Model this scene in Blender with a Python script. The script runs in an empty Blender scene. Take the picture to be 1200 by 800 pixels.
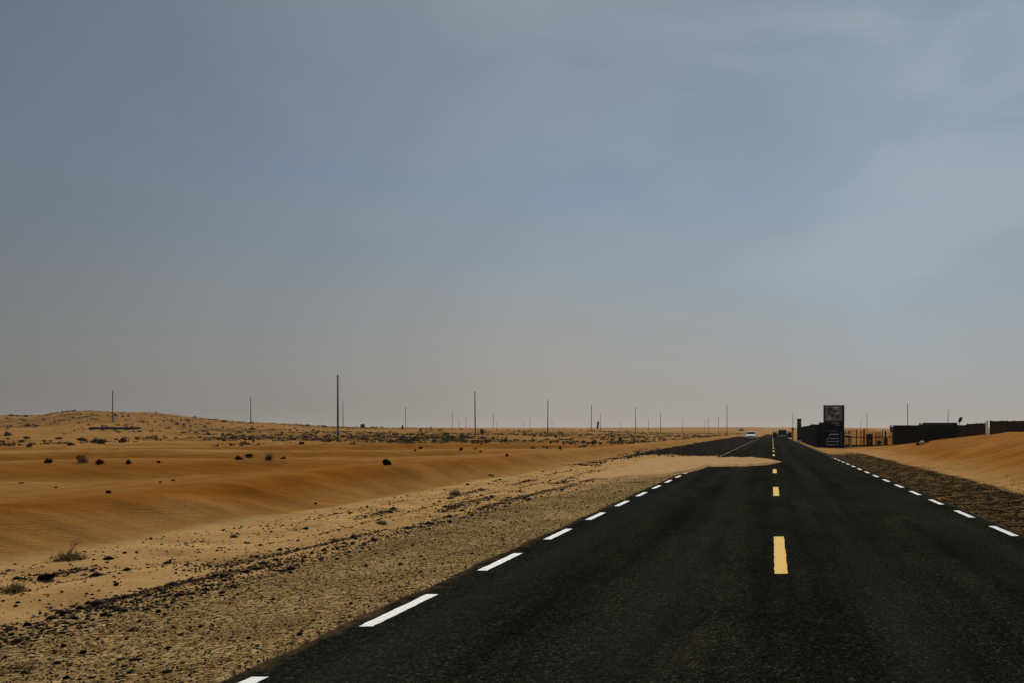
import bpy, bmesh, math, random
import numpy as np
from mathutils import Vector, Matrix

scn = bpy.context.scene
col = scn.collection
R = math.radians
random.seed(7)
rng = np.random.default_rng(11)

# ------------------------------------------------------------------ camera
EYE = 1.6
F = 900.0 / 1200.0                       # focal length in image widths
VX, VY = 905.0, 505.0                    # vanishing point of the road in the 1200x800 photo
cam = bpy.data.cameras.new('camera')
cam.sensor_width = 36.0
cam.lens = 36.0 * F
cam.shift_x = -(VX - 600) / 1200.0
cam.shift_y = (VY - 400) / 1200.0
cam.clip_start = 0.05
cam.clip_end = 12000
cam_o = bpy.data.objects.new('camera', cam)
cam_o.location = (0, 0, EYE)
cam_o.rotation_euler = (R(90), 0, 0)
col.objects.link(cam_o)
scn.camera = cam_o

# ------------------------------------------------------------------ sun, sky, exposure
SUN_EL, SUN_AZ = 45.0, -24.0             # azimuth measured from the road direction, minus = to the left
sun = bpy.data.lights.new('sun', 'SUN')
sun.energy = 3.3
sun.angle = R(0.6)
sun.color = (1.0, 0.93, 0.82)
sun_o = bpy.data.objects.new('sun', sun)
sd = Vector((math.sin(R(SUN_AZ)) * math.cos(R(SUN_EL)), math.cos(R(SUN_AZ)) * math.cos(R(SUN_EL)), math.sin(R(SUN_EL))))
sun_o.rotation_euler = sd.to_track_quat('Z', 'Y').to_euler()
sun_o.location = (0, 0, 60)
col.objects.link(sun_o)

scn.view_settings.view_transform = 'Standard'
scn.view_settings.look = 'None'
scn.view_settings.exposure = 0.0
scn.view_settings.gamma = 1.0
scn.cycles.volume_bounces = 1
scn.cycles.max_bounces = 6


class NT:
    """small helper to write node trees"""
    def __init__(self, tree):
        self.t = tree
        for n in list(tree.nodes):
            tree.nodes.remove(n)

    def n(self, typ, ins=None, **props):
        nd = self.t.nodes.new(typ)
        for k, v in props.items():
            setattr(nd, k, v)
        for k, v in (ins or {}).items():
            s = nd.inputs[k]
            if isinstance(v, tuple) and len(v) == 2 and hasattr(v[0], 'outputs'):
                self.t.links.new(v[0].outputs[v[1]], s)
            elif hasattr(v, 'outputs'):
                self.t.links.new(v.outputs[0], s)
            else:
                s.default_value = v
        return nd

    def math(self, op, a, b=0.0, c=0.0, clamp=False):
        return self.n('ShaderNodeMath', {0: a, 1: b, 2: c}, operation=op, use_clamp=clamp)

    def mix(self, f, a, b, blend='MIX'):
        nd = self.n('ShaderNodeMix', data_type='RGBA', blend_type=blend)
        for idx, v in ((0, f), (6, a), (7, b)):
            s = nd.inputs[idx]
            if isinstance(v, tuple) and len(v) == 2 and hasattr(v[0], 'outputs'):
                self.t.links.new(v[0].outputs[v[1]], s)
            elif hasattr(v, 'outputs'):
                o = v.outputs[2] if v.bl_idname == 'ShaderNodeMix' else v.outputs[0]
                self.t.links.new(o, s)
            else:
                s.default_value = v
        return (nd, 2)

    def ramp(self, f, stops, interp='LINEAR'):
        nd = self.n('ShaderNodeValToRGB', {0: f})
        cr = nd.color_ramp
        cr.interpolation = interp
        while len(cr.elements) > 1:
            cr.elements.remove(cr.elements[-1])
        for i, (p, c) in enumerate(stops):
            e = cr.elements[0] if i == 0 else cr.elements.new(p)
            e.position = p
            e.color = (c, c, c, 1) if isinstance(c, (int, float)) else (*c, 1)
        return nd

    def noise(self, vec, scale, detail=3, rough=0.55, dist=0.0):
        return self.n('ShaderNodeTexNoise', {'Vector': vec, 'Scale': scale, 'Detail': detail, 'Roughness': rough, 'Distortion': dist})


world = bpy.data.worlds.new('World')
scn.world = world
world.use_nodes = True
w = NT(world.node_tree)
sky = w.n('ShaderNodeTexSky', sky_type='NISHITA')
sky.sun_disc = False
sky.sun_elevation = R(SUN_EL)
sky.sun_rotation = R(SUN_AZ)
sky.dust_density = 4.0
sky.air_density = 1.0
sky.ozone_density = 1.0
tc = w.n('ShaderNodeTexCoord')
sep = w.n('ShaderNodeSeparateXYZ', {0: (tc, 0)})
elev = w.math('MAXIMUM', (sep, 2), 0.0)
veil = w.ramp(elev, [(0.0, (.335, .312, .288)), (0.06, (.312, .303, .288)), (0.14, (.276, .290, .299)),
                     (0.27, (.180, .256, .342)), (0.45, (.112, .180, .255)), (1.0, (.11, .16, .23))])
# a dust front thickens the air towards the right, thin cirrus streaks on a plane high above
hl = w.math('SQRT', w.math('ADD', w.math('MULTIPLY', (sep, 0), (sep, 0)), w.math('ADD', w.math('MULTIPLY', (sep, 1), (sep, 1)), 0.001)))
side = w.math('DIVIDE', (sep, 0), hl)
front = w.ramp(w.math('MULTIPLY_ADD', side, 0.5, 0.5), [(0.0, (.48, .50, .535)), (0.14, (.53, .56, .60)), (0.24, (.73, .76, .79)), (0.36, 1.02), (0.6, 1.14), (1.0, 1.10)])
mp = w.n('ShaderNodeMapping', {'Vector': (tc, 0), 'Rotation': (0, R(33), 0), 'Scale': (1.25, 1.25, 3.0), 'Location': (5.7, 2.1, 3.3)})
n1 = w.noise(mp, 3.0, 6, 0.47, 0.5)
n2 = w.noise(mp, 0.9, 3, 0.5, 0.3)
cl = w.ramp(w.math('ADD', w.math('MULTIPLY', n1, 0.66), w.math('MULTIPLY', n2, 0.34)),
            [(0.38, 0.0), (0.48, 0.25), (0.53, 0.62), (0.64, 1.0)])
more = w.ramp(w.math('MULTIPLY_ADD', side, 0.5, 0.5), [(0.0, .22), (.2, .28), (.40, .50), (.56, .92), (1.0, .92)])
clf = w.math('ADD', w.math('MULTIPLY', w.math('MULTIPLY', cl, more), .50), w.math('MULTIPLY', w.math('MAXIMUM', w.math('SUBTRACT', more, .45), 0.0), .85), clamp=True)
clf = w.math('MULTIPLY', clf, w.ramp(elev, [(.02, .12), (.20, 1.0)]))
veil2 = w.mix(clf, veil, (.298, .358, .412, 1))
veil3 = w.mix(1.0, veil2, front, 'MULTIPLY')
ten = w.n('ShaderNodeVectorMath', {0: veil3, 1: (10, 10, 10)}, operation='MULTIPLY')
skyc = w.mix(0.95, sky, ten)
bg = w.n('ShaderNodeBackground', {0: skyc, 1: 0.1})
wo = w.n('ShaderNodeOutputWorld', {0: bg})


# ------------------------------------------------------------------ numpy noise and terrain height
def _hash(ix, iy, seed):
    h = (ix.astype(np.int64) * 374761393 + iy.astype(np.int64) * 668265263 + seed * 1274126177) & 0xFFFFFFFF
    h = ((h ^ (h >> 13)) * 1274126177) & 0xFFFFFFFF
    return ((h ^ (h >> 16)) & 0xFFFF) / 65535.0


def vnoise(x, y, seed=0):
    ix, iy = np.floor(x), np.floor(y)
    fx, fy = x - ix, y - iy
    fx = fx * fx * fx * (fx * (fx * 6 - 15) + 10)
    fy = fy * fy * fy * (fy * (fy * 6 - 15) + 10)
    a, b = _hash(ix, iy, seed), _hash(ix + 1, iy, seed)
    c, d = _hash(ix, iy + 1, seed), _hash(ix + 1, iy + 1, seed)
    return (a + (b - a) * fx) * (1 - fy) + (c + (d - c) * fx) * fy


def fbm(x, y, seed=0, oct=4, gain=0.5):
    s, a, t = 0.0, 1.0, 0.0
    for i in range(oct):
        s = s + a * (vnoise(x, y, seed + i * 17) - 0.5)
        t += a
        x, y, a = x * 2.03 + 5.1, y * 2.03 + 1.7, a * gain
    return s / t * 2.0                    # about -1..1


def sstep(a, b, x):
    t = np.clip((x - a) / (b - a), 0, 1)
    return t * t * (3 - 2 * t)


ROAD_L, ROAD_R = -3.52, 3.93              # where gravel laps over the asphalt
HILL_PX = [-1500, -400, 0, 40, 62, 85, 110, 140, 175, 200, 240, 280, 320, 360, 420, 520, 700, 860]
HILL_Y = [487, 485, 486.5, 487.5, 485, 481.5, 482, 484, 483.5, 486, 490, 494, 496, 498, 500.5, 503, 505, 507]
HILL_T = [(p - VX) / 900 for p in HILL_PX]
HILL_Z = [max(0.0, EYE + (505 - y) * 260 / 900) for y in HILL_Y]


def height(X, Y):
    X = np.asarray(X, float)
    Y = np.asarray(Y, float)
    u = -X
    # ---- left of the road
    toe = 9.7 + 0.9 * fbm(Y / 6, Y * 0 + 3.3, 3, 3) + 0.5 * sstep(18, 40, Y)
    crest = np.interp(Y, [-60, 5, 17, 24, 34, 48, 70, 110, 200], [.50, .53, .52, .60, .52, .40, .33, .28, .25])
    crest = crest * (1 + 0.18 * fbm(Y / 7, Y * 0 + 8.1, 5, 3))
    cw = 2.0 + 0.7 * fbm(Y / 12, Y * 0 + 1.2, 6, 2)
    d1 = sstep(toe - .35, toe + cw, u) * crest * (1 - 0.62 * sstep(toe + cw, toe + cw + 7, u))
    # smaller dunes in the field behind, steep side towards the road
    s = u * 0.55 + np.maximum(Y, 0) * 0.62 + 5.0 * fbm(X / 26, Y / 26, 21, 3)
    per = 12.5 + 0.02 * np.maximum(Y, 0)
    ph = (s / per) % 1.0
    saw = np.where(ph < 0.2, sstep(0, 0.2, ph), 1 - sstep(0.2, 1.0, ph))
    amp = (0.42 + 0.30 * fbm(X / 33, Y / 33, 31, 2)) * sstep(14, 20, u) * (1 - 0.75 * sstep(60, 120, Y))
    field = saw * amp - 0.12 * sstep(14, 20, u)
    lump = (0.14 + 0.46 * sstep(50, 150, np.hypot(X, Y))) * fbm(X / 9, Y / 6, 41, 4) * sstep(12.5, 22, u)
    t = X / np.maximum(Y, 1.0)
    hz = np.interp(t, HILL_T, HILL_Z)
    prof = np.where(Y < 260, np.exp(-((Y - 260) / 78.0) ** 2), np.exp(-((Y - 260) / 160.0) ** 2))
    hills = hz * prof * sstep(20, 70, u) * (1 + 0.05 * fbm(X / 30, Y / 30, 51, 3))
    left = d1 + field + lump + hills
    # low stony heap beside the road farther on
    left = left + 0.42 * np.exp(-((u - 6.9 - 0.004 * Y) / 1.5) ** 2) * sstep(46, 60, Y) * (1 - sstep(170, 260, Y)) * (1 + 0.35 * fbm(X / 2, Y / 5, 61, 3))
    # ---- right of the road
    A = np.interp(Y, [-60, 0, 25, 40, 47.7, 60, 70, 81, 95], [1.7, 1.75, 1.72, 1.6, 1.42, .94, .5, .08, .0])
    rt = 6.5 + 0.35 * fbm(Y / 8, Y * 0 + 4.4, 71, 3)
    rise = np.clip((X - rt) / (13.2 - rt), 0, 1)
    rise = 0.62 * rise + 0.38 * (rise * rise * (3 - 2 * rise))
    rise = rise - 0.10 * np.clip((X - 13.2) / 10.0, 0, 1)
    right = A * rise * (1 + 0.05 * fbm(X / 5, Y / 7, 81, 3))
    right = right + .045 * fbm(X / .7, Y / 1.1, 87, 4) * sstep(6.4, 8, X) * (1 - sstep(60, 90, Y))
    right = right + 0.10 * np.exp(-((X - 5.7) / .75) ** 2) * (1 - sstep(50, 62, Y)) * (1 + .6 * fbm(X / .7, Y / 1.6, 83, 3))
    right = right + 0.35 * fbm(X / 16, Y / 12, 85, 4) * sstep(95, 150, Y) * sstep(8, 20, X)
    z = np.where(X < 0, left, right)
    # far rim of low dunes that closes the horizon
    D = np.hypot(X * 0.8, Y)
    rim = (7.2 + 2.6 * fbm(X / 210, Y / 330, 91, 4)) * sstep(430, 1150, D)
    z = z + rim
    # shoulder relief
    near = 1 - sstep(60, 120, np.abs(Y))
    sh = 0.018 * fbm(X / .35, Y / .35, 101, 4) + 0.035 * fbm(X / 1.6, Y / 1.9, 103, 3)
    z = z + sh * near
    # wheel ruts along the left shoulder
    ru = u - 0.35 * fbm(Y / 7, Y * 0 + 2.2, 107, 2)
    z = z - near * 0.035 * (np.exp(-((ru - 6.35) / .16) ** 2) + np.exp(-((ru - 7.5) / .2) ** 2) - .6 * np.exp(-((ru - 6.75) / .14) ** 2))
    # asphalt bed
    wig = 0.05 * fbm(Y / .8, Y * 0 + 6.1, 111, 4) + .03 * fbm(Y / 4, Y * 0 + 7.7, 113, 2)
    el, er = ROAD_L + wig, ROAD_R - wig
    inside = sstep(-.04, .05, X - el) * sstep(-.04, .05, er - X) * (1 - sstep(430, 470, Y))
    shoulder = 0.018 + 0.012 * fbm(X / .5, Y / .9, 117, 3)
    blend = sstep(0.0, 1.2, np.maximum(el - X, X - er))
    z = np.where((X > el - 1.3) & (X < er + 1.3), shoulder * (1 - blend) + z * blend + rim * (1 - blend), z)
    z = z * (1 - inside) + (-0.10) * inside
    return z


def gz(x, y):
    return float(height(np.array([x]), np.array([y]))[0])


def hit(px, py, ymin=4.0, ymax=1200.0):
    """where the sight line through a photo pixel meets the ground"""
    t, k = (px - VX) / 900.0, (py - VY) / 900.0
    Ys = np.geomspace(ymin, ymax, 5000)
    below = (EYE - k * Ys) < height(t * Ys, Ys)
    i = int(np.argmax(below)) if below.any() else len(Ys) - 1
    return (t * Ys[i], Ys[i], float(height(np.array([t * Ys[i]]), Ys[i:i + 1])[0]))


# ------------------------------------------------------------------ materials
def mat(name):
    m = bpy.data.materials.new(name)
    m.use_nodes = True
    return m, NT(m.node_tree)


def finish(nt, color, rough=0.9, bump=None, spec=0.2, metallic=0.0):
    p = nt.n('ShaderNodeBsdfPrincipled', {'Base Color': color, 'Roughness': rough, 'Metallic': metallic, 'Specular IOR Level': spec})
    if bump is not None:
        nt.t.links.new(bump.outputs[0], p.inputs['Normal'])
    nt.n('ShaderNodeOutputMaterial', {0: p})


def simple(name, c, rough=0.8, spec=0.3, metallic=0.0, var=0.25, scale=3.0, bump=0.0, dust=0.0):
    """painted or plain surface with blotches, grain and some sand dust"""
    m, nt = mat(name)
    tc = nt.n('ShaderNodeTexCoord')
    n = nt.noise((tc, 3), scale, 5, 0.6)
    dark = tuple(v * (1 - var) for v in c) + (1,)
    lite = tuple(min(1, v * (1 + var)) for v in c) + (1,)
    cc = nt.mix(nt.ramp(n, [(.3, 0.0), (.7, 1.0)]), dark, lite)
    if dust:
        n2 = nt.noise((tc, 3), scale * 2.7, 4, 0.65)
        cc = nt.mix(nt.math('MULTIPLY', nt.ramp(n2, [(.5, 0.0), (.75, 1.0)]), dust), cc, (.36, .22, .11, 1))
    b = None
    if bump:
        b = nt.n('ShaderNodeBump', {'Height': nt.noise((tc, 3), scale * 8, 4, 0.6), 'Strength': bump, 'Distance': 0.02})
    finish(nt, cc, rough, b, spec, metallic)
    return m


def ground_material():
    m, nt = mat('desert_ground')
    geo = nt.n('ShaderNodeNewGeometry')
    P = (geo, 0)
    a1 = nt.n('ShaderNodeAttribute', attribute_name='zone')
    s1 = nt.n('ShaderNodeSeparateColor', {0: (a1, 0)})
    a2 = nt.n('ShaderNodeAttribute', attribute_name='zone_far')
    s2 = nt.n('ShaderNodeSeparateColor', {0: (a2, 0)})
    nb = nt.noise(P, 0.35, 4, 0.55)
    nm = nt.noise(P, 2.2, 5, 0.6)
    nf = nt.noise(P, 24.0, 5, 0.7)
    ng = nt.noise(P, 170.0, 3, 0.7)
    # sands
    pale = nt.mix(nt.ramp(nm, [(.3, 0.0), (.7, 1.0)]), (.37, .212, .076, 1), (.45, .272, .110, 1))
    red = nt.mix(nt.ramp(nb, [(.3, 0.0), (.7, 1.0)]), (.190, .064, .0075, 1), (.265, .102, .017, 1))
    field = nt.mix(nt.ramp(nm, [(.35, 0.0), (.65, 1.0)]), (.265, .135, .036, 1), (.37, .200, .066, 1))
    c = nt.mix((s1, 1), pale, red)
    c = nt.mix((s2, 0), c, field)
    streak = nt.noise(nt.n('ShaderNodeMapping', {'Vector': P, 'Rotation': (0, 0, R(48)), 'Scale': (.05, .32, 1.0)}), 1.0, 5, .62)
    c = nt.mix(nt.math('MULTIPLY', nt.ramp(streak, [(.46, 0.0), (.62, 1.0)]), nt.math('MULTIPLY', (s2, 2), .55)), c, (.215, .085, .015, 1))
    mott = nt.ramp(nt.noise(nt.n('ShaderNodeMapping', {'Vector': P, 'Rotation': (0, 0, R(40)), 'Scale': (.55, 1.6, 1.0)}), 1.0, 6, .66), [(.32, .74), (.68, 1.20)])
    c = nt.mix(1.0, c, mott, 'MULTIPLY')
    grain = nt.ramp(nf, [(.25, .70), (.75, 1.24)])
    c = nt.mix(1.0, c, grain, 'MULTIPLY')
    # gravelly shoulder: little stones in many tones
    v1 = nt.n('ShaderNodeTexVoronoi', {'Vector': P, 'Scale': 34.0, 'Randomness': 1.0})
    v1s = nt.n('ShaderNodeSeparateColor', {0: (v1, 1)})
    v2 = nt.n('ShaderNodeTexVoronoi', {'Vector': P, 'Scale': 95.0, 'Randomness': 1.0})
    v2s = nt.n('ShaderNodeSeparateColor', {0: (v2, 1)})
    g1 = nt.ramp((v1s, 0), [(0.0, (.010, .006, .003)), (.3, (.085, .050, .015)), (.62, (.31, .185, .062)), (1.0, (.60, .42, .20))])
    g2 = nt.ramp((v2s, 0), [(0.0, (.012, .007, .003)), (.4, (.20, .12, .040)), (1.0, (.56, .37, .17))])
    g = nt.mix(nt.ramp(nm, [(.35, 0.25), (.65, .75)]), g1, g2)
    g = nt.mix(1.0, g, nt.ramp(nt.noise(P, .9, 5, .65), [(.32, .62), (.66, 1.22)]), 'MULTIPLY')
    edge = nt.ramp(nt.math('ADD', (s1, 0), nt.math('MULTIPLY', nt.math('SUBTRACT', nt.noise(P, 5.5, 5, .65), 0.5), 0.95)), [(.38, 0.0), (.62, 1.0)])
    c = nt.mix(edge, c, g)
    # dark crushed stone; the left bank's shade is put into this tone too
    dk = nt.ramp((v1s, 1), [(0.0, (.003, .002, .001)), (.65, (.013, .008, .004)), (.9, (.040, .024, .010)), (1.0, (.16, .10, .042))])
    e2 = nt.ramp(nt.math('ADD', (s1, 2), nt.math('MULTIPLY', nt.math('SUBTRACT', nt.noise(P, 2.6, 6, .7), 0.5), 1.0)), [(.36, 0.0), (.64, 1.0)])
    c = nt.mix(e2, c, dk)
    # dry scrub litter far out
    e3 = nt.math('MULTIPLY', (s2, 1), nt.ramp(nt.noise(nt.n('ShaderNodeMapping', {'Vector': P, 'Scale': (.45, .030, 1.0)}), 1.0, 7, .74), [(.43, 0.0), (.58, 1.0)]))
    c = nt.mix(nt.math('MULTIPLY', e3, 0.80), c, (.080, .046, .012, 1))
    # relief
    wv = nt.n('ShaderNodeTexWave', {'Vector': nt.n('ShaderNodeMapping', {'Vector': P, 'Rotation': (0, 0, R(38))}), 'Scale': 2.6, 'Distortion': 9.0, 'Detail': 4.0, 'Detail Scale': 1.6}, wave_type='BANDS')
    rip = nt.math('MULTIPLY', nt.math('MULTIPLY', wv, nt.math('MULTIPLY', (s1, 1), nt.ramp(nm, [(.35, .15), (.65, 1.0)]))), 0.030)
    hgt = nt.math('ADD', rip, nt.math('ADD', nt.math('MULTIPLY', nf, 0.030), nt.math('MULTIPLY', ng, 0.006)))
    sto = nt.math('MULTIPLY', nt.math('ADD', edge, e2), nt.math('MULTIPLY', nt.math('SUBTRACT', 0.6, (v1, 0)), 0.024))
    hgt = nt.math('ADD', hgt, sto)
    b = nt.n('ShaderNodeBump', {'Height': hgt, 'Strength': 0.85, 'Distance': 1.0})
    finish(nt, c, 1.0, b, 0.0)
    return m


def sand_material(name='drift_sand'):
    m, nt = mat(name)
    geo = nt.n('ShaderNodeNewGeometry')
    P = (geo, 0)
    nm, nf = nt.noise(P, 2.2, 5, 0.6), nt.noise(P, 26.0, 5, 0.7)
    c = nt.mix(nt.ramp(nm, [(.3, 0.0), (.7, 1.0)]), (.33, .180, .060, 1), (.42, .245, .093, 1))
    c = nt.mix(1.0, c, nt.ramp(nf, [(.25, .72), (.75, 1.2)]), 'MULTIPLY')
    b = nt.n('ShaderNodeBump', {'Height': nt.math('MULTIPLY', nf, .02), 'Strength': .8, 'Distance': 1.0})
    finish(nt, c, .95, b, .1)
    return m


def asphalt_material():
    m, nt = mat('asphalt')
    geo = nt.n('ShaderNodeNewGeometry')
    P = (geo, 0)
    sp = nt.n('ShaderNodeSeparateXYZ', {0: P})
    v = nt.n('ShaderNodeTexVoronoi', {'Vector': P, 'Scale': 56.0, 'Randomness': 1.0})
    vs = nt.n('ShaderNodeSeparateColor', {0: (v, 1)})
    v2 = nt.n('ShaderNodeTexVoronoi', {'Vector': P, 'Scale': 130.0, 'Randomness': 1.0})
    v2s = nt.n('ShaderNodeSeparateColor', {0: (v2, 1)})
    agg = nt.ramp((vs, 0), [(0.0, (.0012, .0012, .0008)), (.45, (.0065, .0066, .0048)), (.8, (.015, .015, .0105)), (.95, (.030, .030, .022)), (1.0, (.060, .058, .043))])
    agg2 = nt.ramp((v2s, 0), [(0.0, (.0015, .0015, .001)), (.6, (.009, .0092, .007)), (1.0, (.034, .034, .026))])
    c = nt.mix(0.4, agg, agg2)
    # streaks drawn out along the lanes, worn blotches
    mp = nt.n('ShaderNodeMapping', {'Vector': P, 'Scale': (1.6, 0.05, 1.0)})
    st = nt.noise(mp, 1.0, 4, 0.6)
    mp2 = nt.n('ShaderNodeMapping', {'Vector': P, 'Scale': (.9, 0.33, 1.0)})
    bl = nt.noise(mp2, 1.0, 5, 0.62)
    tone = nt.math('MULTIPLY', nt.ramp(st, [(.32, .62), (.68, 1.38)]), nt.ramp(bl, [(.3, .68), (.7, 1.34)]))
    c = nt.mix(1.0, c, tone, 'MULTIPLY')
    # sand dust blown from the verges
    ax = nt.math('ABSOLUTE', nt.math('SUBTRACT', (sp, 0), 0.2))
    ed = nt.ramp(nt.math('ADD', nt.math('DIVIDE', ax, 4.0), nt.math('MULTIPLY', nt.math('SUBTRACT', nt.noise(P, 3.5, 5, .7), .5), .22)), [(.90, 0.0), (1.0, 1.0)])
    c = nt.mix(nt.math('MULTIPLY', ed, .30), c, (.30, .185, .085, 1))
    dn = nt.ramp(nt.noise(nt.n('ShaderNodeMapping', {'Vector': P, 'Scale': (.7, .22, 1), 'Location': (4, 2, 0)}), 1.0, 6, .68), [(.60, 0.0), (.80, 1.0)])
    c = nt.mix(nt.math('MULTIPLY', dn, .10), c, (.25, .17, .09, 1))
    # blown sand lying thin around the drift
    dy = nt.math('ABSOLUTE', nt.math('DIVIDE', nt.math('SUBTRACT', (sp, 1), 41.5), 9.5))
    dx = nt.math('DIVIDE', nt.math('ADD', (sp, 0), 3.6), 6.2)
    nd_ = nt.noise(nt.n('ShaderNodeMapping', {'Vector': P, 'Scale': (1.1, .42, 1)}), 1.4, 7, .72)
    near_ = nt.math('SUBTRACT', 1.0, nt.math('ADD', dy, nt.math('MAXIMUM', dx, 0.0)), clamp=True)
    dd = nt.ramp(nt.math('ADD', nt.math('MULTIPLY', near_, .55), nt.math('MULTIPLY', nt.math('SUBTRACT', nd_, .5), 1.1)), [(.30, 0.0), (.55, .85)])
    c = nt.mix(dd, c, (.30, .165, .058, 1))
    # wheel tracks polished a little greyer
    tk = None
    for tx in (-2.75, -1.05, 1.15, 2.9):
        g_ = nt.math('POWER', 2.718, nt.math('MULTIPLY', nt.math('POWER', nt.math('DIVIDE', nt.math('SUBTRACT', (sp, 0), tx), .34), 2.0), -1.0))
        tk = g_ if tk is None else nt.math('ADD', tk, g_)
    tk = nt.math('MULTIPLY', tk, nt.ramp(st, [(.3, .2), (.7, 1.0)]))
    c = nt.mix(nt.math('MULTIPLY', tk, .30), c, (.024, .0245, .021, 1))
    h = nt.math('ADD', nt.math('MULTIPLY', (v, 0), -0.008), nt.math('MULTIPLY', nt.noise(P, 40, 4, .7), .006))
    b = nt.n('ShaderNodeBump', {'Height': h, 'Strength': .7, 'Distance': 1.0})
    finish(nt, c, 1.0, b, .0)
    return m


def paint_material(name, c):
    m, nt = mat(name)
    geo = nt.n('ShaderNodeNewGeometry')
    P = (geo, 0)
    n = nt.noise(P, 14, 6, .7)
    nf = nt.noise(P, 90, 3, .7)
    cc = nt.mix(nt.ramp(n, [(.35, 0.0), (.7, 1.0)]), tuple(v * .82 for v in c) + (1,), c + (1,))
    cc = nt.mix(nt.ramp(nf, [(.57, 0.0), (.70, .75)]), cc, (.10, .09, .07, 1))
    b = nt.n('ShaderNodeBump', {'Height': nt.noise(P, 60, 4, .7), 'Strength': .35, 'Distance': .006})
    finish(nt, cc, .7, b, .3)
    return m


def stone_material(name):
    m, nt = mat(name)
    a = nt.n('ShaderNodeAttribute', attribute_name='tone')
    geo = nt.n('ShaderNodeNewGeometry')
    n = nt.noise((geo, 0), 60, 4, .65)
    c = nt.mix(1.0, (a, 0), nt.ramp(n, [(.25, .7), (.75, 1.25)]), 'MULTIPLY')
    finish(nt, c, .92, None, .15)
    return m


def straw_mat(name, c):
    m, nt = mat(name)
    tc = nt.n('ShaderNodeTexCoord')
    n = nt.noise(nt.n('ShaderNodeMapping', {'Vector': (tc, 3), 'Scale': (9, 9, 1.5)}), 2.0, 5, .65)
    cc = nt.mix(nt.ramp(n, [(.3, 0.0), (.7, 1.0)]), tuple(v * .55 for v in c) + (1,), tuple(v * 1.35 for v in c) + (1,))
    d = nt.n('ShaderNodeBsdfDiffuse', {'Color': cc})
    t = nt.n('ShaderNodeBsdfTranslucent', {'Color': cc})
    mx = nt.n('ShaderNodeMixShader', {0: .55, 1: d, 2: t})
    nt.n('ShaderNodeOutputMaterial', {0: mx})
    return m


def corrugated(name, c, scale=9.0, dust=.25):
    m, nt = mat(name)
    tc = nt.n('ShaderNodeTexCoord')
    n = nt.noise((tc, 3), 1.3, 6, .65)
    mp = nt.n('ShaderNodeMapping', {'Vector': (tc, 3), 'Scale': (3.0, 3.0, .5)})
    n2 = nt.noise(mp, 2.0, 5, .7)
    cc = nt.mix(nt.ramp(n, [(.3, 0.0), (.72, 1.0)]), tuple(v * .6 for v in c) + (1,), tuple(v * 1.35 for v in c) + (1,))
    cc = nt.mix(nt.math('MULTIPLY', nt.ramp(n2, [(.55, 0.0), (.75, 1.0)]), dust), cc, (.10, .05, .022, 1))
    finish(nt, cc, .9, None, .04)
    return m


M = {}
M['ground'] = ground_material()
M['sand'] = sand_material()
M['asphalt'] = asphalt_material()
M['white_paint'] = paint_material('white_road_paint', (.80, .79, .75))
M['yellow_paint'] = paint_material('yellow_road_paint', (.74, .45, .055))
M['stone'] = stone_material('stones')
M['pole'] = simple('weathered_steel_pole', (.085, .078, .070), .6, .4, .3, .3, 1.5, dust=.15)
M['dark_metal'] = simple('dark_metal', (.006, .0055, .005), .8, .1, 0, .35, 2.0)
M['black_sheet'] = corrugated('black_sheet', (.0035, .0035, .0035), dust=.04)
M['brown_sheet'] = corrugated('brown_sheet', (.050, .027, .013), dust=.45)
M['maroon'] = corrugated('maroon_sheet', (.042, .010, .006), dust=.2)
M['straw'] = straw_mat('dry_straw', (.80, .52, .16))
M['straw_dark'] = straw_mat('old_straw', (.60, .36, .10))
M['wood_dark'] = simple('dark_timber', (.030, .014, .008), .85, .2, 0, .4, 6.0)
M['wood_pale'] = simple('pale_timber', (.38, .27, .16), .8, .2, 0, .3, 6.0)
M['white'] = simple('white_enamel', (.72, .71, .68), .45, .5, 0, .08, 2.0, dust=.12)
M['print_grey'] = simple('faded_print', (.16, .155, .145), .6, .35, 0, .25, 2.2)
M['print_pale'] = simple('pale_print', (.40, .39, .375), .6, .3, 0, .2, 6.0)
M['print_dark'] = simple('dark_print', (.035, .033, .032), .6, .3, 0, .35, 3.0)
M['rubber'] = simple('rubber', (.012, .011, .011), .8, .3, 0, .3, 5.0, dust=.2)
M['glass'] = simple('tinted_car_glass', (.004, .004, .004), .5, .08, 0, .2, 2.0)
M['car_white'] = simple('white_car_paint', (.78, .78, .77), .3, .5, 0, .05, 1.0, dust=.06)
M['car_dark'] = simple('dark_car_paint', (.004, .004, .004), .5, .15, 0, .15, 1.0, dust=.03)
M['car_grey'] = simple('grey_car_trim', (.22, .225, .22), .4, .5, .2, .15, 2.0)
M['chrome'] = simple('rim_metal', (.35, .35, .35), .35, .5, .8, .15, 4.0)
M['lamp_clear'] = simple('lamp_glass', (.60, .62, .64), .2, .6, 0, .1, 4.0)
M['lamp_red'] = simple('red_lamp_glass', (.22, .012, .010), .3, .5, 0, .2, 4.0)
M['shrub'] = simple('dark_shrub', (.018, .011, .004), .95, .05, 0, .5, 4.0)
M['shrub_olive'] = simple('olive_shrub', (.070, .045, .012), .95, .05, 0, .5, 4.0)
M['grass'] = simple('dry_grass', (.20, .135, .052), .9, .1, 0, .45, 9.0)
M['twig'] = simple('dark_twigs', (.036, .023, .012), .95, .05, 0, .4, 9.0)
M['rock'] = simple('dark_rock', (.010, .006, .004), 1.0, .0, 0, .5, 6.0, bump=.8)
M['rust'] = simple('rusty_post', (.22, .10, .055), .8, .2, 0, .3, 5.0)


# ------------------------------------------------------------------ object helpers
def tag(o, label=None, cat=None, group=None, kind=None):
    for k, v in (('label', label), ('category', cat), ('group', group), ('kind', kind)):
        if v:
            o[k] = v
    return o


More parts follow.
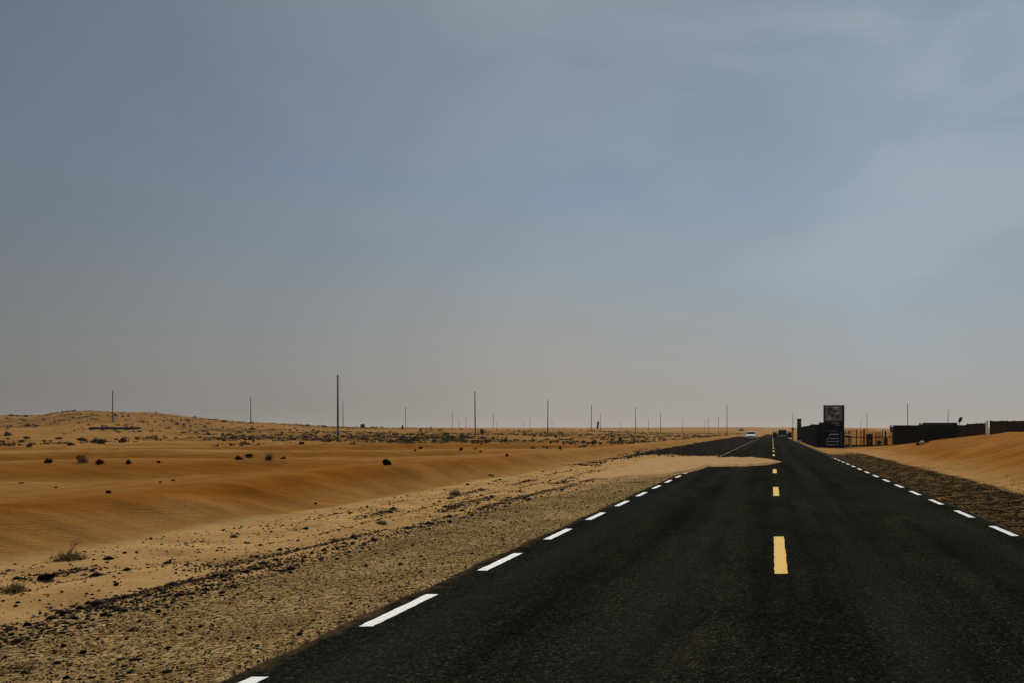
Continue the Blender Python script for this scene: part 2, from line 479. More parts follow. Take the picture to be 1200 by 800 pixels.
def link(name, me, m=None, parent=None):
    o = bpy.data.objects.new(name, me)
    col.objects.link(o)
    if m is not None and len(me.materials) == 0:
        me.materials.append(m)
    if parent is not None:
        o.parent = parent
    return o


def from_bm(name, bm, m, parent=None, smooth=False):
    me = bpy.data.meshes.new(name)
    bm.normal_update()
    bm.to_mesh(me)
    bm.free()
    if smooth:
        me.polygons.foreach_set('use_smooth', [True] * len(me.polygons))
    return link(name, me, m, parent)


def empty(name, loc=(0, 0, 0), rz=0.0):
    o = bpy.data.objects.new(name, None)
    o.empty_display_size = .3
    o.location = loc
    o.rotation_euler = (0, 0, rz)
    col.objects.link(o)
    return o


def clone(o, parent=None):
    c = o.copy()
    col.objects.link(c)
    if parent is not None:
        c.parent = parent
    for ch in list(o.children):
        clone(ch, c)
    return c


def add_box(bm, x0, x1, y0, y1, z0, z1, bevel=0.0, mtx=None):
    vs = [bm.verts.new((x, y, z)) for z in (z0, z1) for y in (y0, y1) for x in (x0, x1)]
    fs = [bm.faces.new([vs[i] for i in q]) for q in ((0, 2, 3, 1), (4, 5, 7, 6), (0, 1, 5, 4), (1, 3, 7, 5), (3, 2, 6, 7), (2, 0, 4, 6))]
    if bevel:
        es = list({e for f in fs for e in f.edges})
        r = bmesh.ops.bevel(bm, geom=es, offset=bevel, segments=1, affect='EDGES')
        vs = list({v for f in r['faces'] for v in f.verts} | {v for v in vs if v.is_valid})
    if mtx is not None:
        bmesh.ops.transform(bm, matrix=mtx, verts=[v for v in vs if v.is_valid])
    return vs


def box(name, m, parent, x0, x1, y0, y1, z0, z1, bevel=0.0, mtx=None):
    bm = bmesh.new()
    add_box(bm, x0, x1, y0, y1, z0, z1, bevel, mtx)
    return from_bm(name, bm, m, parent)


def add_tube(bm, p0, p1, r0, r1, n=8, caps=True):
    p0, p1 = Vector(p0), Vector(p1)
    q = (p1 - p0).to_track_quat('Z', 'Y')
    rings = []
    for p, r in ((p0, r0), (p1, r1)):
        rings.append([bm.verts.new(p + q @ Vector((r * math.cos(2 * math.pi * i / n), r * math.sin(2 * math.pi * i / n), 0))) for i in range(n)])
    for i in range(n):
        bm.faces.new([rings[0][i], rings[0][(i + 1) % n], rings[1][(i + 1) % n], rings[1][i]])
    if caps:
        bm.faces.new(rings[0][::-1])
        bm.faces.new(rings[1])


def tube(name, m, parent, p0, p1, r0, r1, n=8):
    bm = bmesh.new()
    add_tube(bm, p0, p1, r0, r1, n)
    return from_bm(name, bm, m, parent, smooth=False)


def np_mesh(name, verts, faces, k, attrs=None, smooth=False):
    """verts (N,3), faces (M,k) with k = 3 or 4"""
    me = bpy.data.meshes.new(name)
    me.vertices.add(len(verts))
    me.vertices.foreach_set('co', np.ascontiguousarray(verts, np.float32).ravel())
    nf = len(faces)
    me.loops.add(nf * k)
    me.loops.foreach_set('vertex_index', np.ascontiguousarray(faces, np.int32).ravel())
    me.polygons.add(nf)
    me.polygons.foreach_set('loop_start', np.arange(0, nf * k, k, dtype=np.int32))
    me.polygons.foreach_set('loop_total', np.full(nf, k, np.int32))
    if smooth:
        me.polygons.foreach_set('use_smooth', np.ones(nf, bool))
    me.update(calc_edges=True)
    for an, av in (attrs or {}).items():
        at = me.attributes.new(an, 'FLOAT_COLOR', 'POINT')
        at.data.foreach_set('color', np.ascontiguousarray(av, np.float32).ravel())
    return me


# ------------------------------------------------------------------ ground
def axis_x():
    a = [np.arange(-16, -4.1, .13), np.arange(-4.1, -3.1, .035), np.arange(-3.1, 3.5, .6), np.arange(3.5, 4.4, .035), np.arange(4.4, 16, .13)]
    core = np.concatenate(a)
    g = 16 * np.exp(np.arange(0, math.log(1950 / 16), .0185))
    return np.concatenate([-g[::-1][:-1], core, g])


def axis_y():
    return np.concatenate([np.arange(-90, -6, 3.0), np.arange(-6, 2.5, .4), np.arange(2.5, 12, .075), 12 * np.exp(np.arange(0, math.log(1950 / 12), .0098))])


ax_, ay_ = axis_x(), axis_y()
GX, GY = np.meshgrid(ax_, ay_)
GZ = height(GX, GY)
nx, ny = len(ax_), len(ay_)
idx = np.arange(nx * ny).reshape(ny, nx)
quads = np.stack([idx[:-1, :-1], idx[:-1, 1:], idx[1:, 1:], idx[1:, :-1]], -1).reshape(-1, 4)


def zones(X, Y):
    u = -X
    wob = .8 * fbm(X / 1.5, Y / 5, 201, 4)
    gl = (1 - sstep(5.4, 6.7, u + wob * .8 + 1.2 * sstep(14, 26, Y) + 4 * sstep(26, 31, Y))) * (u > 0)
    # broken gravel tracks in the pale strip beyond the shoulder
    tr = np.exp(-((u - 6.9 - .5 * fbm(Y / 6, Y * 0, 203, 2)) / .30) ** 2) * .62 * sstep(-.15, .35, fbm(Y / 2.3, Y * 0 + 3, 205, 3))
    tr2 = np.exp(-((u - 8.0 - .5 * fbm(Y / 7, Y * 0 + 9, 207, 2)) / .22) ** 2) * .58 * sstep(-.05, .4, fbm(Y / 2.9, Y * 0 + 5, 209, 3))
    gl = np.maximum(gl, np.maximum(tr, tr2) * (u > 0) * (1 - sstep(30, 36, Y)))
    gr = (1 - sstep(6.0, 6.8, X + wob * .35)) * (X > 0) * (1 - sstep(50, 62, Y))
    dl = sstep(3.25, 3.5, u) * (1 - sstep(8.6, 10.4, u + wob)) * sstep(47, 54, Y) * (1 - sstep(190, 280, Y))  # far left bank: dark stone, with its shade painted into the colour
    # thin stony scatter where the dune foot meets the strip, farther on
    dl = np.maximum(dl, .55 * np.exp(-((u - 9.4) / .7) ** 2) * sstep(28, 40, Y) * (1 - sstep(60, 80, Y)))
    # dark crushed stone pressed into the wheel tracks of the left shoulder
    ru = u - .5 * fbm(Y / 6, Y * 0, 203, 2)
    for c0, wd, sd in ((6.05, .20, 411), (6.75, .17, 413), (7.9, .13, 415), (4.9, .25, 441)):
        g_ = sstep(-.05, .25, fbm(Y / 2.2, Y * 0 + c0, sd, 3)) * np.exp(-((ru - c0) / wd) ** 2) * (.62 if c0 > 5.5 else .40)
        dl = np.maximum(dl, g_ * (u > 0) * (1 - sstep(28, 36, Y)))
    red = .66 * sstep(9.25, 9.6, u + .25 * wob) + .34 * sstep(9.7, 11.3, u + .3 * wob) * (1 - .75 * sstep(11.6, 13.2, u)) + .75 * sstep(12, 16, u) * (.5 + .5 * fbm(X / 14, Y / 9, 211, 3))
    red = red * np.where(u < 13.5, (1 - .30 * sstep(22, 42, Y)) * (1 + .25 * fbm(X / 1.2, Y / 4, 221, 4)), 1)
    red = np.where(X > 0, .35 + .55 * sstep(6.6, 9, X) + .25 * fbm(X / 4, Y / 9, 213, 3), red)
    s_ = u * 0.55 + np.maximum(Y, 0) * 0.62 + 5.0 * fbm(X / 26, Y / 26, 21, 3)
    ph = (s_ / (12.5 + 0.02 * np.maximum(Y, 0))) % 1.0
    face = np.exp(-((ph - .10) / .085) ** 2) * sstep(-.5, .1, fbm(X / 33, Y / 33, 31, 2) + .3 * fbm(X / 5, Y / 9, 219, 3)) * sstep(13, 17, u) * (1 - .8 * sstep(70, 130, Y))  # shade of the steep dune sides, painted in as redder sand
    red = np.maximum(red, face * .95) * (1 - .0 * u)
    red = np.where((u > 13.5) & (face < .3), red * .75, red)
    fld = np.maximum(sstep(40, 100, np.hypot(X, Y)) * .9, sstep(13, 17, u) * .8) * (1 - .6 * red * (u < 14) * (u > 0)) * (1 - .9 * face)
    scr = sstep(75, 120, Y) * sstep(16, 40, np.abs(X)) * (1 - sstep(420, 800, Y)) * sstep(-.35, .25, fbm(X / 40, Y / 26, 215, 3))
    one = np.ones_like(X)
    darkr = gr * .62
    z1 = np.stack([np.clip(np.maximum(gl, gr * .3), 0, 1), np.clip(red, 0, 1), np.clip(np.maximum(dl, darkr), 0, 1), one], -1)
    z2 = np.stack([np.clip(fld, 0, 1), np.clip(scr, 0, 1), np.clip(sstep(13, 18, u), 0, 1), one], -1)
    return z1.reshape(-1, 4), z2.reshape(-1, 4)


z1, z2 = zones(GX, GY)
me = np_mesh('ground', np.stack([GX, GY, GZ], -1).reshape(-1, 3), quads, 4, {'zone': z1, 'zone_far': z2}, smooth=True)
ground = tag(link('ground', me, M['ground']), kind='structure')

# ------------------------------------------------------------------ road with painted dashes
ys = np.concatenate([np.arange(-80, 40, 2.0), np.arange(40, 520, 8.0)])
xs = np.linspace(-3.95, 4.35, 9)
RX, RY = np.meshgrid(xs, ys)
ri = np.arange(RX.size).reshape(RX.shape)
rq = np.stack([ri[:-1, :-1], ri[:-1, 1:], ri[1:, 1:], ri[1:, :-1]], -1).reshape(-1, 4)
road = tag(link('road', np_mesh('road', np.stack([RX, RY, RX * 0], -1).reshape(-1, 3), rq, 4), M['asphalt']), kind='structure')


def dash_mesh(name, wd, ln, seed, m):
    r = random.Random(seed)
    n = 22
    bm = bmesh.new()
    bot, top = [], []
    pts = []
    for i in range(n + 1):
        pts.append((-wd / 2 + r.uniform(-.006, .005), ln * i / n))
    for i in range(n, -1, -1):
        pts.append((wd / 2 + r.uniform(-.005, .006), ln * i / n + (r.uniform(-.012, .012) if i in (0, n) else 0)))
    vs = [bm.verts.new((x, y, .0045)) for x, y in pts]
    for i in range(n):
        bm.faces.new([vs[i], vs[2 * n + 1 - i], vs[2 * n - i], vs[i + 1]])
    me = bpy.data.meshes.new(name)
    bm.normal_update()
    bm.to_mesh(me)
    bm.free()
    me.materials.append(m)
    return me


edge_meshes = [dash_mesh('edge_dash', .115, 1.25, s, M['white_paint']) for s in range(5)]
mid_meshes = [dash_mesh('centre_dash', .15, 3.05, 40 + s, M['yellow_paint']) for s in range(4)]
for k in range(-3, 90):
    for x, y0 in ((-3.335, 3.75), (3.715, 4.12)):
        y = y0 + 2.54 * k
        if x < 0 and 29.5 < y < 45:
            continue                       # buried under the sand drift
        o = link('edge_dash', edge_meshes[(k * 7 + (x > 0)) % 5], None, road)
        if y > 45:                         # worn and half sanded over farther on
            o.scale = (random.uniform(.30, .6) if x < 0 else random.uniform(.15, .45), random.uniform(.6, 1.0), 1)
        o.location = (x, y, 0)
for k in range(-1, 30):
    y = 8.62 + 10.45 * k
    o = link('centre_dash', mid_meshes[k % 4], None, road)
    o.location = (.1, y, 0)


# ------------------------------------------------------------------ sand drifted over the left lane
def drift():
    X, Y = np.meshgrid(np.arange(-8.5, 1.2, .07), np.arange(24, 52, .11))
    # near and far rim of the tongue as it crosses the lane
    yn = np.interp(X, [-8.5, -5.0, -3.9, -3.45, -3.05, -2.95, -1.2, -.3, .35, .75], [24.0, 25.5, 26.5, 28.5, 32.0, 35.2, 35.0, 36.5, 39.5, 42.0])
    yf = np.interp(X, [-8.5, -5.0, -3.3, -2.4, -1.0, .0, .75], [50, 49.5, 47.5, 49.0, 48.5, 45.5, 42.2])
    yn = yn + .75 * fbm(X / .8, X * 0 + 2, 301, 5, .62) + .35 * fbm(X / .25, Y / 1.5, 307, 3)
    yf = yf + 1.6 * fbm(X / .9, X * 0 + 5, 303, 5, .6) + .8 * fbm(X / .3, Y / 2, 309, 3)
    top = (.115 + .045 * fbm(X / 1.2, Y / 1.6, 305, 4)) * (1 - .55 * sstep(-.9, .8, X))
    a = sstep(-.05, .42, Y - yn)
    b = sstep(-.2, 4.0, yf - Y)
    e = sstep(.0, .9, .85 + .25 * fbm(X / .4, Y / .7, 311, 3) - X)
    drop = 1 - sstep(-8.4, -6.0, X) * 1
    Z = -.03 + (top + .02) * a * b * e
    base = np.where(X < -3.3, np.maximum(height(X, Y), 0), 0)
    off = sstep(-4.6, -8.3, X)
    Z = np.where(X < -3.4, Z + base * sstep(3.4, 4.2, -X) - .17 * off, Z)
    i = np.arange(X.size).reshape(X.shape)
    q = np.stack([i[:-1, :-1], i[:-1, 1:], i[1:, 1:], i[1:, :-1]], -1).reshape(-1, 4)
    return tag(link('sand_drift', np_mesh('sand_drift', np.stack([X, Y, Z], -1).reshape(-1, 3), q, 4, smooth=True), M['sand']), kind='structure')


drift()

# ------------------------------------------------------------------ gravel
ICO_V = None


def ico():
    bm = bmesh.new()
    bmesh.ops.create_icosphere(bm, subdivisions=1, radius=1)
    v = np.array([p.co[:] for p in bm.verts])
    f = np.array([[p.index for p in fc.verts] for fc in bm.faces])
    bm.free()
    return v, f


ICO = ico()
OCT = (np.array([(1, 0, 0), (-1, 0, 0), (0, 1, 0), (0, -1, 0), (0, 0, 1), (0, 0, -1)], float),
       np.array([(0, 2, 4), (2, 1, 4), (1, 3, 4), (3, 0, 4), (2, 0, 5), (1, 2, 5), (3, 1, 5), (0, 3, 5)]))


def pebbles(name, X, Y, S, tones, shape=OCT, sink=.25):
    n = len(X)
    V, Fc = shape
    k = len(V)
    ang = rng.uniform(0, 2 * math.pi, n)
    sc = np.stack([S * rng.uniform(.7, 1.4, n), S * rng.uniform(.6, 1.1, n), S * rng.uniform(.4, .8, n)], -1)
    P = V[None] * (1 + rng.uniform(-.3, .3, (n, k, 1))) * sc[:, None]
    c, s = np.cos(ang)[:, None], np.sin(ang)[:, None]
    Q = np.stack([P[..., 0] * c - P[..., 1] * s, P[..., 0] * s + P[..., 1] * c, P[..., 2]], -1)
    Q += np.stack([X, Y, height(X, Y) + S * .55 * (1 - sink * 2)], -1)[:, None]
    fa = (Fc[None] + (np.arange(n) * k)[:, None, None]).reshape(-1, 3)
    col4 = np.concatenate([tones, np.ones((n, 1))], 1)
    me = np_mesh(name, Q.reshape(-1, 3), fa, 3, {'tone': np.repeat(col4, k, 0)})
    return tag(link(name, me, M['stone']), kind='stuff')


def tone_set(n, dark=.55, lo=(.013, .007, .003), hi=(.52, .34, .15)):
    t = rng.random(n)
    base = np.where((t < dark)[:, None], np.array(lo) * rng.uniform(.5, 2.2, (n, 1)), np.array(hi) * rng.uniform(.35, 1.0, (n, 1)))
    return base


def left_gravel():
    n = 120000
    Y = 2.6 * np.exp(rng.uniform(0, math.log(36 / 2.6), n))
    u = rng.uniform(3.5, 9.2, n)
    wob = fbm(u / .9, Y / 2.5, 401, 3)
    p = np.where(u < 6.2, .55 + .45 * wob, 0.05)
    ru = u - .5 * fbm(Y / 6, Y * 0, 203, 2)
    for c0, wd, g, sd in ((6.05, .24, 1.0, 411), (6.75, .20, 1.0, 413), (7.9, .16, .95, 415), (7.35, .09, .6, 417), (8.6, .08, .35, 419)):
        gate = sstep(-.10, .12, fbm(Y / 2.2, Y * 0 + c0, sd, 3))
        p = np.maximum(p, g * gate * np.exp(-((ru - c0) / wd) ** 2))
    p = p * (1 - sstep(22, 30, Y) * .6)
    keep = rng.random(n) < p
    Y, u = Y[keep], u[keep]
    S = .0055 + .009 * rng.random(len(Y)) ** 2.4 + .004 * sstep(8, 25, Y)
    S = S * np.where(u > 5.6, 1.5, 1.0)
    big = rng.random(len(Y)) < np.where(u > 5.3, .045, .012)
    S = np.where(big, S * rng.uniform(1.7, 3.0, len(Y)), S)
    dark = tone_set(len(Y), .62)
    td = tone_set(len(Y), .93)
    dark = np.where(((u > 5.7) | big)[:, None], td, dark)
    return pebbles('gravel', -u, Y, S, dark)


left_gravel()


def right_gravel():
    n = 16000
    Y = 9 * np.exp(rng.uniform(0, math.log(58 / 9), n))
    x = rng.uniform(3.95, 6.9, n)
    keep = rng.random(n) < (1 - sstep(5.9, 6.8, x)) * .9
    Y, x = Y[keep], x[keep]
    S = .009 + .020 * rng.random(len(Y)) ** 2.5
    return pebbles('gravel', x, Y, S, tone_set(len(Y), .62, (.013, .007, .003), (.30, .18, .07)))


right_gravel()


def dune_specks():
    n = 5000
    Y = 14 * np.exp(rng.uniform(0, math.log(62 / 14), n))
    x = 6.4 + rng.exponential(.75, n)
    keep = rng.random(n) < sstep(-.1, .4, fbm(x / .9, Y / 3, 431, 3)) * .8
    Y, x = Y[keep], x[keep]
    return pebbles('gravel', x, Y, .008 + .020 * rng.random(len(Y)) ** 3, tone_set(len(Y), .75))


dune_specks()


def far_rubble():
    n = 16000
    Y = 28 * np.exp(rng.uniform(0, math.log(170 / 28), n))
    u = rng.uniform(3.7, 10.4, n)
    keep = rng.random(n) < (1 - .7 * sstep(6.5, 9.5, u)) * sstep(47, 54, Y)
    keep |= (rng.random(n) < .7 * sstep(-.15, .35, fbm(u / .8, Y / 3, 421, 3)) * np.exp(-((u - 9.2) / .9) ** 2)) & (Y < 60) & (Y > 36)
    Y, u = Y[keep], u[keep]
    S = .03 + .07 * rng.random(len(Y)) ** 2
    return pebbles('rubble', -u, Y, S, tone_set(len(Y), .95, (.0035, .0024, .0014), (.13, .08, .03)))  # dark stones toned near black to carry the bank's shade as colour


far_rubble()


# ------------------------------------------------------------------ single stones
def stone_mesh(seed, m):
    bm = bmesh.new()
    bmesh.ops.create_icosphere(bm, subdivisions=2, radius=1)
    r = random.Random(seed)
    off = [Vector((r.uniform(-1, 1), r.uniform(-1, 1), r.uniform(-1, 1))).normalized() for _ in range(7)]
    for v in bm.verts:
        d = v.co.normalized()
        k = 1.0
        for o in off:
            k -= .26 * max(0, d.dot(o) - .45)
        v.co = d * k * (1 + r.uniform(-.05, .05))
        v.co.z *= .68
    me = bpy.data.meshes.new('stone')
    bm.to_mesh(me)
    bm.free()
    me.materials.append(m)
    return me


stone_meshes = [stone_mesh(i, M['rock']) for i in range(6)]


def stone(px, py, size_px, label, group=None, name='stone', stretch=(1, 1, 1)):
    x, y, z = hit(px, py)
    s = size_px * y / 900 / 2
    o = link(name, stone_meshes[random.randrange(6)])
    o.scale = (s * stretch[0], s * stretch[1], s * stretch[2])
    o.rotation_euler = (random.uniform(-.2, .2), random.uniform(-.2, .2), random.uniform(0, 6.28))
    o.location = (x, y, z + s * .3)
    return tag(o, label, 'stone', group)


sg = 'dark stones scattered on the left shoulder'
for px, py, s in ((78, 795, 8), (98, 765, 8), (75, 757, 6), (28, 788, 6), (121, 721, 7), (146, 700, 7), (112, 710, 8), (32, 733, 9),
                  (185, 717, 7), (193, 720, 5), (213, 695, 7), (226, 696, 6), (240, 691, 6), (271, 688, 5), (204, 704, 6), (73, 721, 7),
                  (146, 648, 5), (160, 647, 4), (110, 656, 4), (136, 685, 6), (100, 674, 5), (107, 675, 5), (152, 788, 6), (240, 777, 4),
                  (300, 667, 6), (269, 688, 5), (395, 655, 5), (278, 625, 4), (318, 623, 4), (370, 590, 4), (163, 728, 5), (12, 744, 6)):
    where = ('at the front edge of the left shoulder' if py > 770 else 'in the outer wheel track of the left shoulder' if py > 712 else
             'in the dense row of stones along the gravel edge' if py > 680 else 'on the pale strip below the tall grass tuft' if py > 640 and px < 200 else 'on the pale strip right of the tall grass tuft')
    size_ = 'large' if s >= 8 else 'small' if s <= 5 else 'middling'
    stone(px, py, s, '%s dark stone %s' % (size_, where), sg)
stone(56, 679, 24, 'flat dark slab of stone on pale sand between two dry grass tufts', name='stone', stretch=(1.0, .75, .45))
stone(453, 544, 13, 'lone black lump of rock on the smooth dune crest left of the road', name='rock', stretch=(1.0, .9, 1.15))
stone(127, 577, 9, 'dark flat stone at the crest of the dune on the far left', stretch=(1.2, .7, .5))


# ------------------------------------------------------------------ shrubs and grass
def shrub_mesh(seed, m, blades=170, spread=1.0, tall=.8, wmin=.03, wmax=.07):
    r = random.Random(seed)
    bm = bmesh.new()
    lobes = [(r.uniform(-.45, .45) * spread, r.uniform(-.35, .35), r.uniform(.45, 1.0)) for _ in range(r.randint(3, 6))]
    for _ in range(blades):
        lx, ly, lh = r.choice(lobes)
        a = r.uniform(0, 2 * math.pi)
        el = r.uniform(.15, 1.45)
        L = lh * tall * r.uniform(.45, 1.0)
        b = Vector((lx + r.uniform(-.12, .12), ly + r.uniform(-.12, .12), r.uniform(-.05, .25) * lh * tall))
        d = Vector((math.cos(a) * math.cos(el), math.sin(a) * math.cos(el), math.sin(el)))
        sd_ = d.cross(Vector((r.uniform(-1, 1), r.uniform(-1, 1), r.uniform(-1, 1)))).normalized() * r.uniform(wmin, wmax)
        mid = b + d * L * .6
        tip = b + d * L + Vector((0, 0, -.10 * L))
        v = [bm.verts.new(p) for p in (b - sd_ * .5, b + sd_ * .5, mid + sd_, tip, mid - sd_)]
        bm.faces.new(v)
    me = bpy.data.meshes.new('shrub')
    bm.normal_update()
    bm.to_mesh(me)
    bm.free()
    me.materials.append(m)
    return me


shrubs_d = [shrub_mesh(100 + i, M['shrub'], 170, 1.0, .8) for i in range(6)]
shrubs_o = [shrub_mesh(200 + i, M['shrub_olive'], 130, 1.2, .65) for i in range(5)]


def put_shrub(x, y, wid, hgt, pool, label, group, name='shrub'):
    o = link(name, random.choice(pool))
    o.location = (x, y, gz(x, y) - .04 * hgt)
    o.scale = (wid / 1.6, wid / 1.6, hgt / .8)
    o.rotation_euler = (0, 0, random.uniform(0, 6.28))
    return tag(o, label, 'shrub', group)


def shrub_px(px, py, wpx, hpx, label, group=None, pool=None):
    x, y, z = hit(px, py)
    return put_shrub(x, y, wpx * y / 900, hpx * y / 900, pool or shrubs_d, label, group)


for a in ((57, 542, 12, 9, 'dark round shrub, leftmost of the row on the near dune plain'),
          (94, 539, 9, 9, 'dark upright shrub, second in the row left of the road'),
          (116, 543, 12, 8, 'dark wide shrub, third in the row on the near dune plain'),
          (151, 543, 9, 8, 'dark shrub, fourth in the row on the near dune plain'),
          (187, 542, 7, 5, 'small dark shrub, fifth in the row on the near dune plain'),
          (281, 538, 8, 7, 'dark shrub just below the wide low one, left of the tallest pole'),
          (292, 534, 14, 5, 'wide low dark shrub left of the tallest pole'),
          (645, 519, 4, 6, 'small upright dark shrub below the pole with the dark foot'),
          (657, 526, 3, 6, 'thin upright dark shrub leaning on the sand right of centre'),
          (565, 507, 5, 9, 'dark upright shrub standing alone right of the mid-field pole'),
          (472, 502, 4, 7, 'dark shrub close to the left of a thin far pole'),
          (868, 504, 6, 4, 'dark round shrub on the rise above the white car')):
    shrub_px(*a[:4], a[4])
gs = 'dark shrubs on the near sand plain'
for a in ((540, 527, 6, 5), (486, 528, 4, 4), (493, 525, 5, 4), (557, 526, 5, 3), (563, 529, 4, 3), (594, 534, 4, 5), (641, 525, 5, 4), (673, 518, 4, 3),
          (331, 537, 6, 4), (718, 515, 4, 3), (626, 511, 5, 3), (203, 563, 4, 3), (188, 565, 3, 3), (66, 571, 4, 3), (25, 566, 5, 3), (386, 517, 5, 4)):
    shrub_px(*a, ('small dark shrub on the dune plain at the far left' if a[0] < 210 else 'small dark shrub near the tallest pole on bare sand' if a[0] < 400 else 'small dark shrub on bare sand right of the lone black rock' if a[0] < 600 else 'small dark shrub on bare sand below the dark footed pole'), gs)
gb = 'dark shrubs below the dune hills on the far left'
for a in ((100, 516, 15, 6), (116, 518, 17, 7), (142, 518, 9, 8), (31, 513, 10, 4), (25, 517, 9, 4), (9, 510, 9, 7), (35, 523, 6, 5), (84, 521, 8, 5), (69, 514, 8, 4),
          (161, 514, 7, 4), (43, 499, 6, 3), (33, 498, 5, 3), (136, 487, 5, 3), (143, 488, 4, 3), (150, 486, 3, 2), (215, 498, 4, 4), (239, 500, 3, 4), (262, 494, 7, 3),
          (245, 509, 5, 5), (261, 510, 5, 5), (262, 516, 6, 4), (288, 515, 5, 4), (296, 517, 4, 4)):
    shrub_px(*a, ('dark bushy shrub on the slope of the far left dune hill' if a[1] < 504 else 'wide dark bushy shrub below the long black pipe' if a[2] >= 9 else 'small dark bushy shrub %s the pole with the black pipe' % ('left of' if a[0] < 132 else 'right of')), gb)

gf = 'scrub bushes across the far plain'
MARKS = ((-9999, 132, 'left of the leftmost pole'), (132, 213, 'just right of the leftmost pole'), (213, 294, 'between the hill slope and the second pole'),
         (294, 345, 'just right of the second pole from the left'), (345, 396, 'just left of the tallest pole'), (396, 435, 'just right of the tallest pole'),
         (435, 475, 'left of the pole with the dark shrub'), (475, 530, 'right of the pole with the dark shrub'), (530, 557, 'just left of the second tallest pole'),
         (557, 600, 'just right of the second tallest pole'), (600, 642, 'left of the dark footed pole'), (642, 693, 'between the dark footed pole and the marker board'),
         (693, 745, 'right of the marker board'), (745, 800, 'on the plain mid way to the white car'), (800, 9999, 'on the plain left of the white car'))
cnt = 0
while cnt < 190:
    y = 88 * math.exp(random.random() ** .8 * math.log(430 / 88))
    x = -random.uniform(18, min(1.04 * y, 420))
    den_ = float(fbm(np.array([x / 40]), np.array([y / 26]), 215, 3)[0])
    if random.random() > (.35 + den_ * 1.6) * (1 if gz(x, y) < 4 else .35):
        continue
    wd = (.35 + 1.0 * random.random() ** 1.8) * (1 + y / 700)
    dark_ = random.random() < .5
    pxx = VX + 900 * x / y
    where = next(m for a, b, m in MARKS if a <= pxx < b)
    size_ = 'wide' if wd > 1.15 else ('small' if wd < .75 else 'middling')
    dist_ = 'near' if y < 150 else ('far' if y > 260 else 'mid distance')
    put_shrub(x, y, wd, wd * random.uniform(.4, .75), shrubs_d if dark_ else shrubs_o,
              '%s %s bush in %s scrub %s' % (size_, 'dark' if dark_ else 'olive', dist_, where), gf)
    cnt += 1
for i in range(22):
    y = random.uniform(130, 420)
    x = random.uniform(.06, .32) * y
    put_shrub(x, y, random.uniform(.8, 1.8), random.uniform(.5, 1.0), random.choice((shrubs_d, shrubs_o)),
              'scrub bush on the plain behind the roadside stalls', 'scrub bushes behind the stalls')


def far_scrub():
    n = 34000
    Y = 70 * np.exp(rng.uniform(0, math.log(520 / 70), n))
    X = -rng.uniform(1, 14, n) - rng.random(n) ** 1.3 * np.minimum(1.08 * Y, 480)
    keep = rng.random(n) < np.clip(.36 + .10 * sstep(-.35, -.6, X / Y) + 1.2 * fbm(X / 40, Y / 26, 215, 3) + .8 * fbm(X / 6, Y / 9, 217, 3), 0, 1) * (.12 + .88 * sstep(0, 42, Y - 86 + 28 * sstep(35, 70, -X))) * (1 - .3 * sstep(3, 6, height(X, Y)))
    keep &= X < -16
    X, Y = X[keep], Y[keep]
    n = len(X)
    Z = height(X, Y)
    S = (.09 + .34 * rng.random(n) ** 2) * (1 + Y / 600)
    nb = 6
    a = rng.uniform(0, 6.283, (n, nb))
    ln = S[:, None] * rng.uniform(.5, 1.1, (n, nb))
    b0 = np.stack([X[:, None] + rng.normal(0, .35, (n, nb)) * S[:, None], Y[:, None] + rng.normal(0, .35, (n, nb)) * S[:, None], np.repeat(Z[:, None], nb, 1) - .03], -1)
    sidev = np.stack([np.cos(a), np.sin(a), a * 0], -1) * (S[:, None, None] * .30)
    tip = b0 + np.stack([np.cos(a + 1.3) * ln * .5, np.sin(a + 1.3) * ln * .5, ln * .8], -1)
    V = np.stack([b0 - sidev, b0 + sidev, tip + sidev * .6, tip - sidev * .6], 2).reshape(-1, 3)
    fa = np.arange(len(V)).reshape(-1, 4)
    t = rng.random(n)
    tone = np.where((t < .32)[:, None], np.array((.022, .013, .004)), np.array((.125, .074, .020))) * rng.uniform(.6, 1.6, (n, 1))
    tone = np.repeat(np.concatenate([tone, np.ones((n, 1))], 1), nb * 4, 0)
    return tag(link('scrub', np_mesh('scrub', V, fa, 4, {'tone': tone}), M['stone']), kind='stuff')


far_scrub()


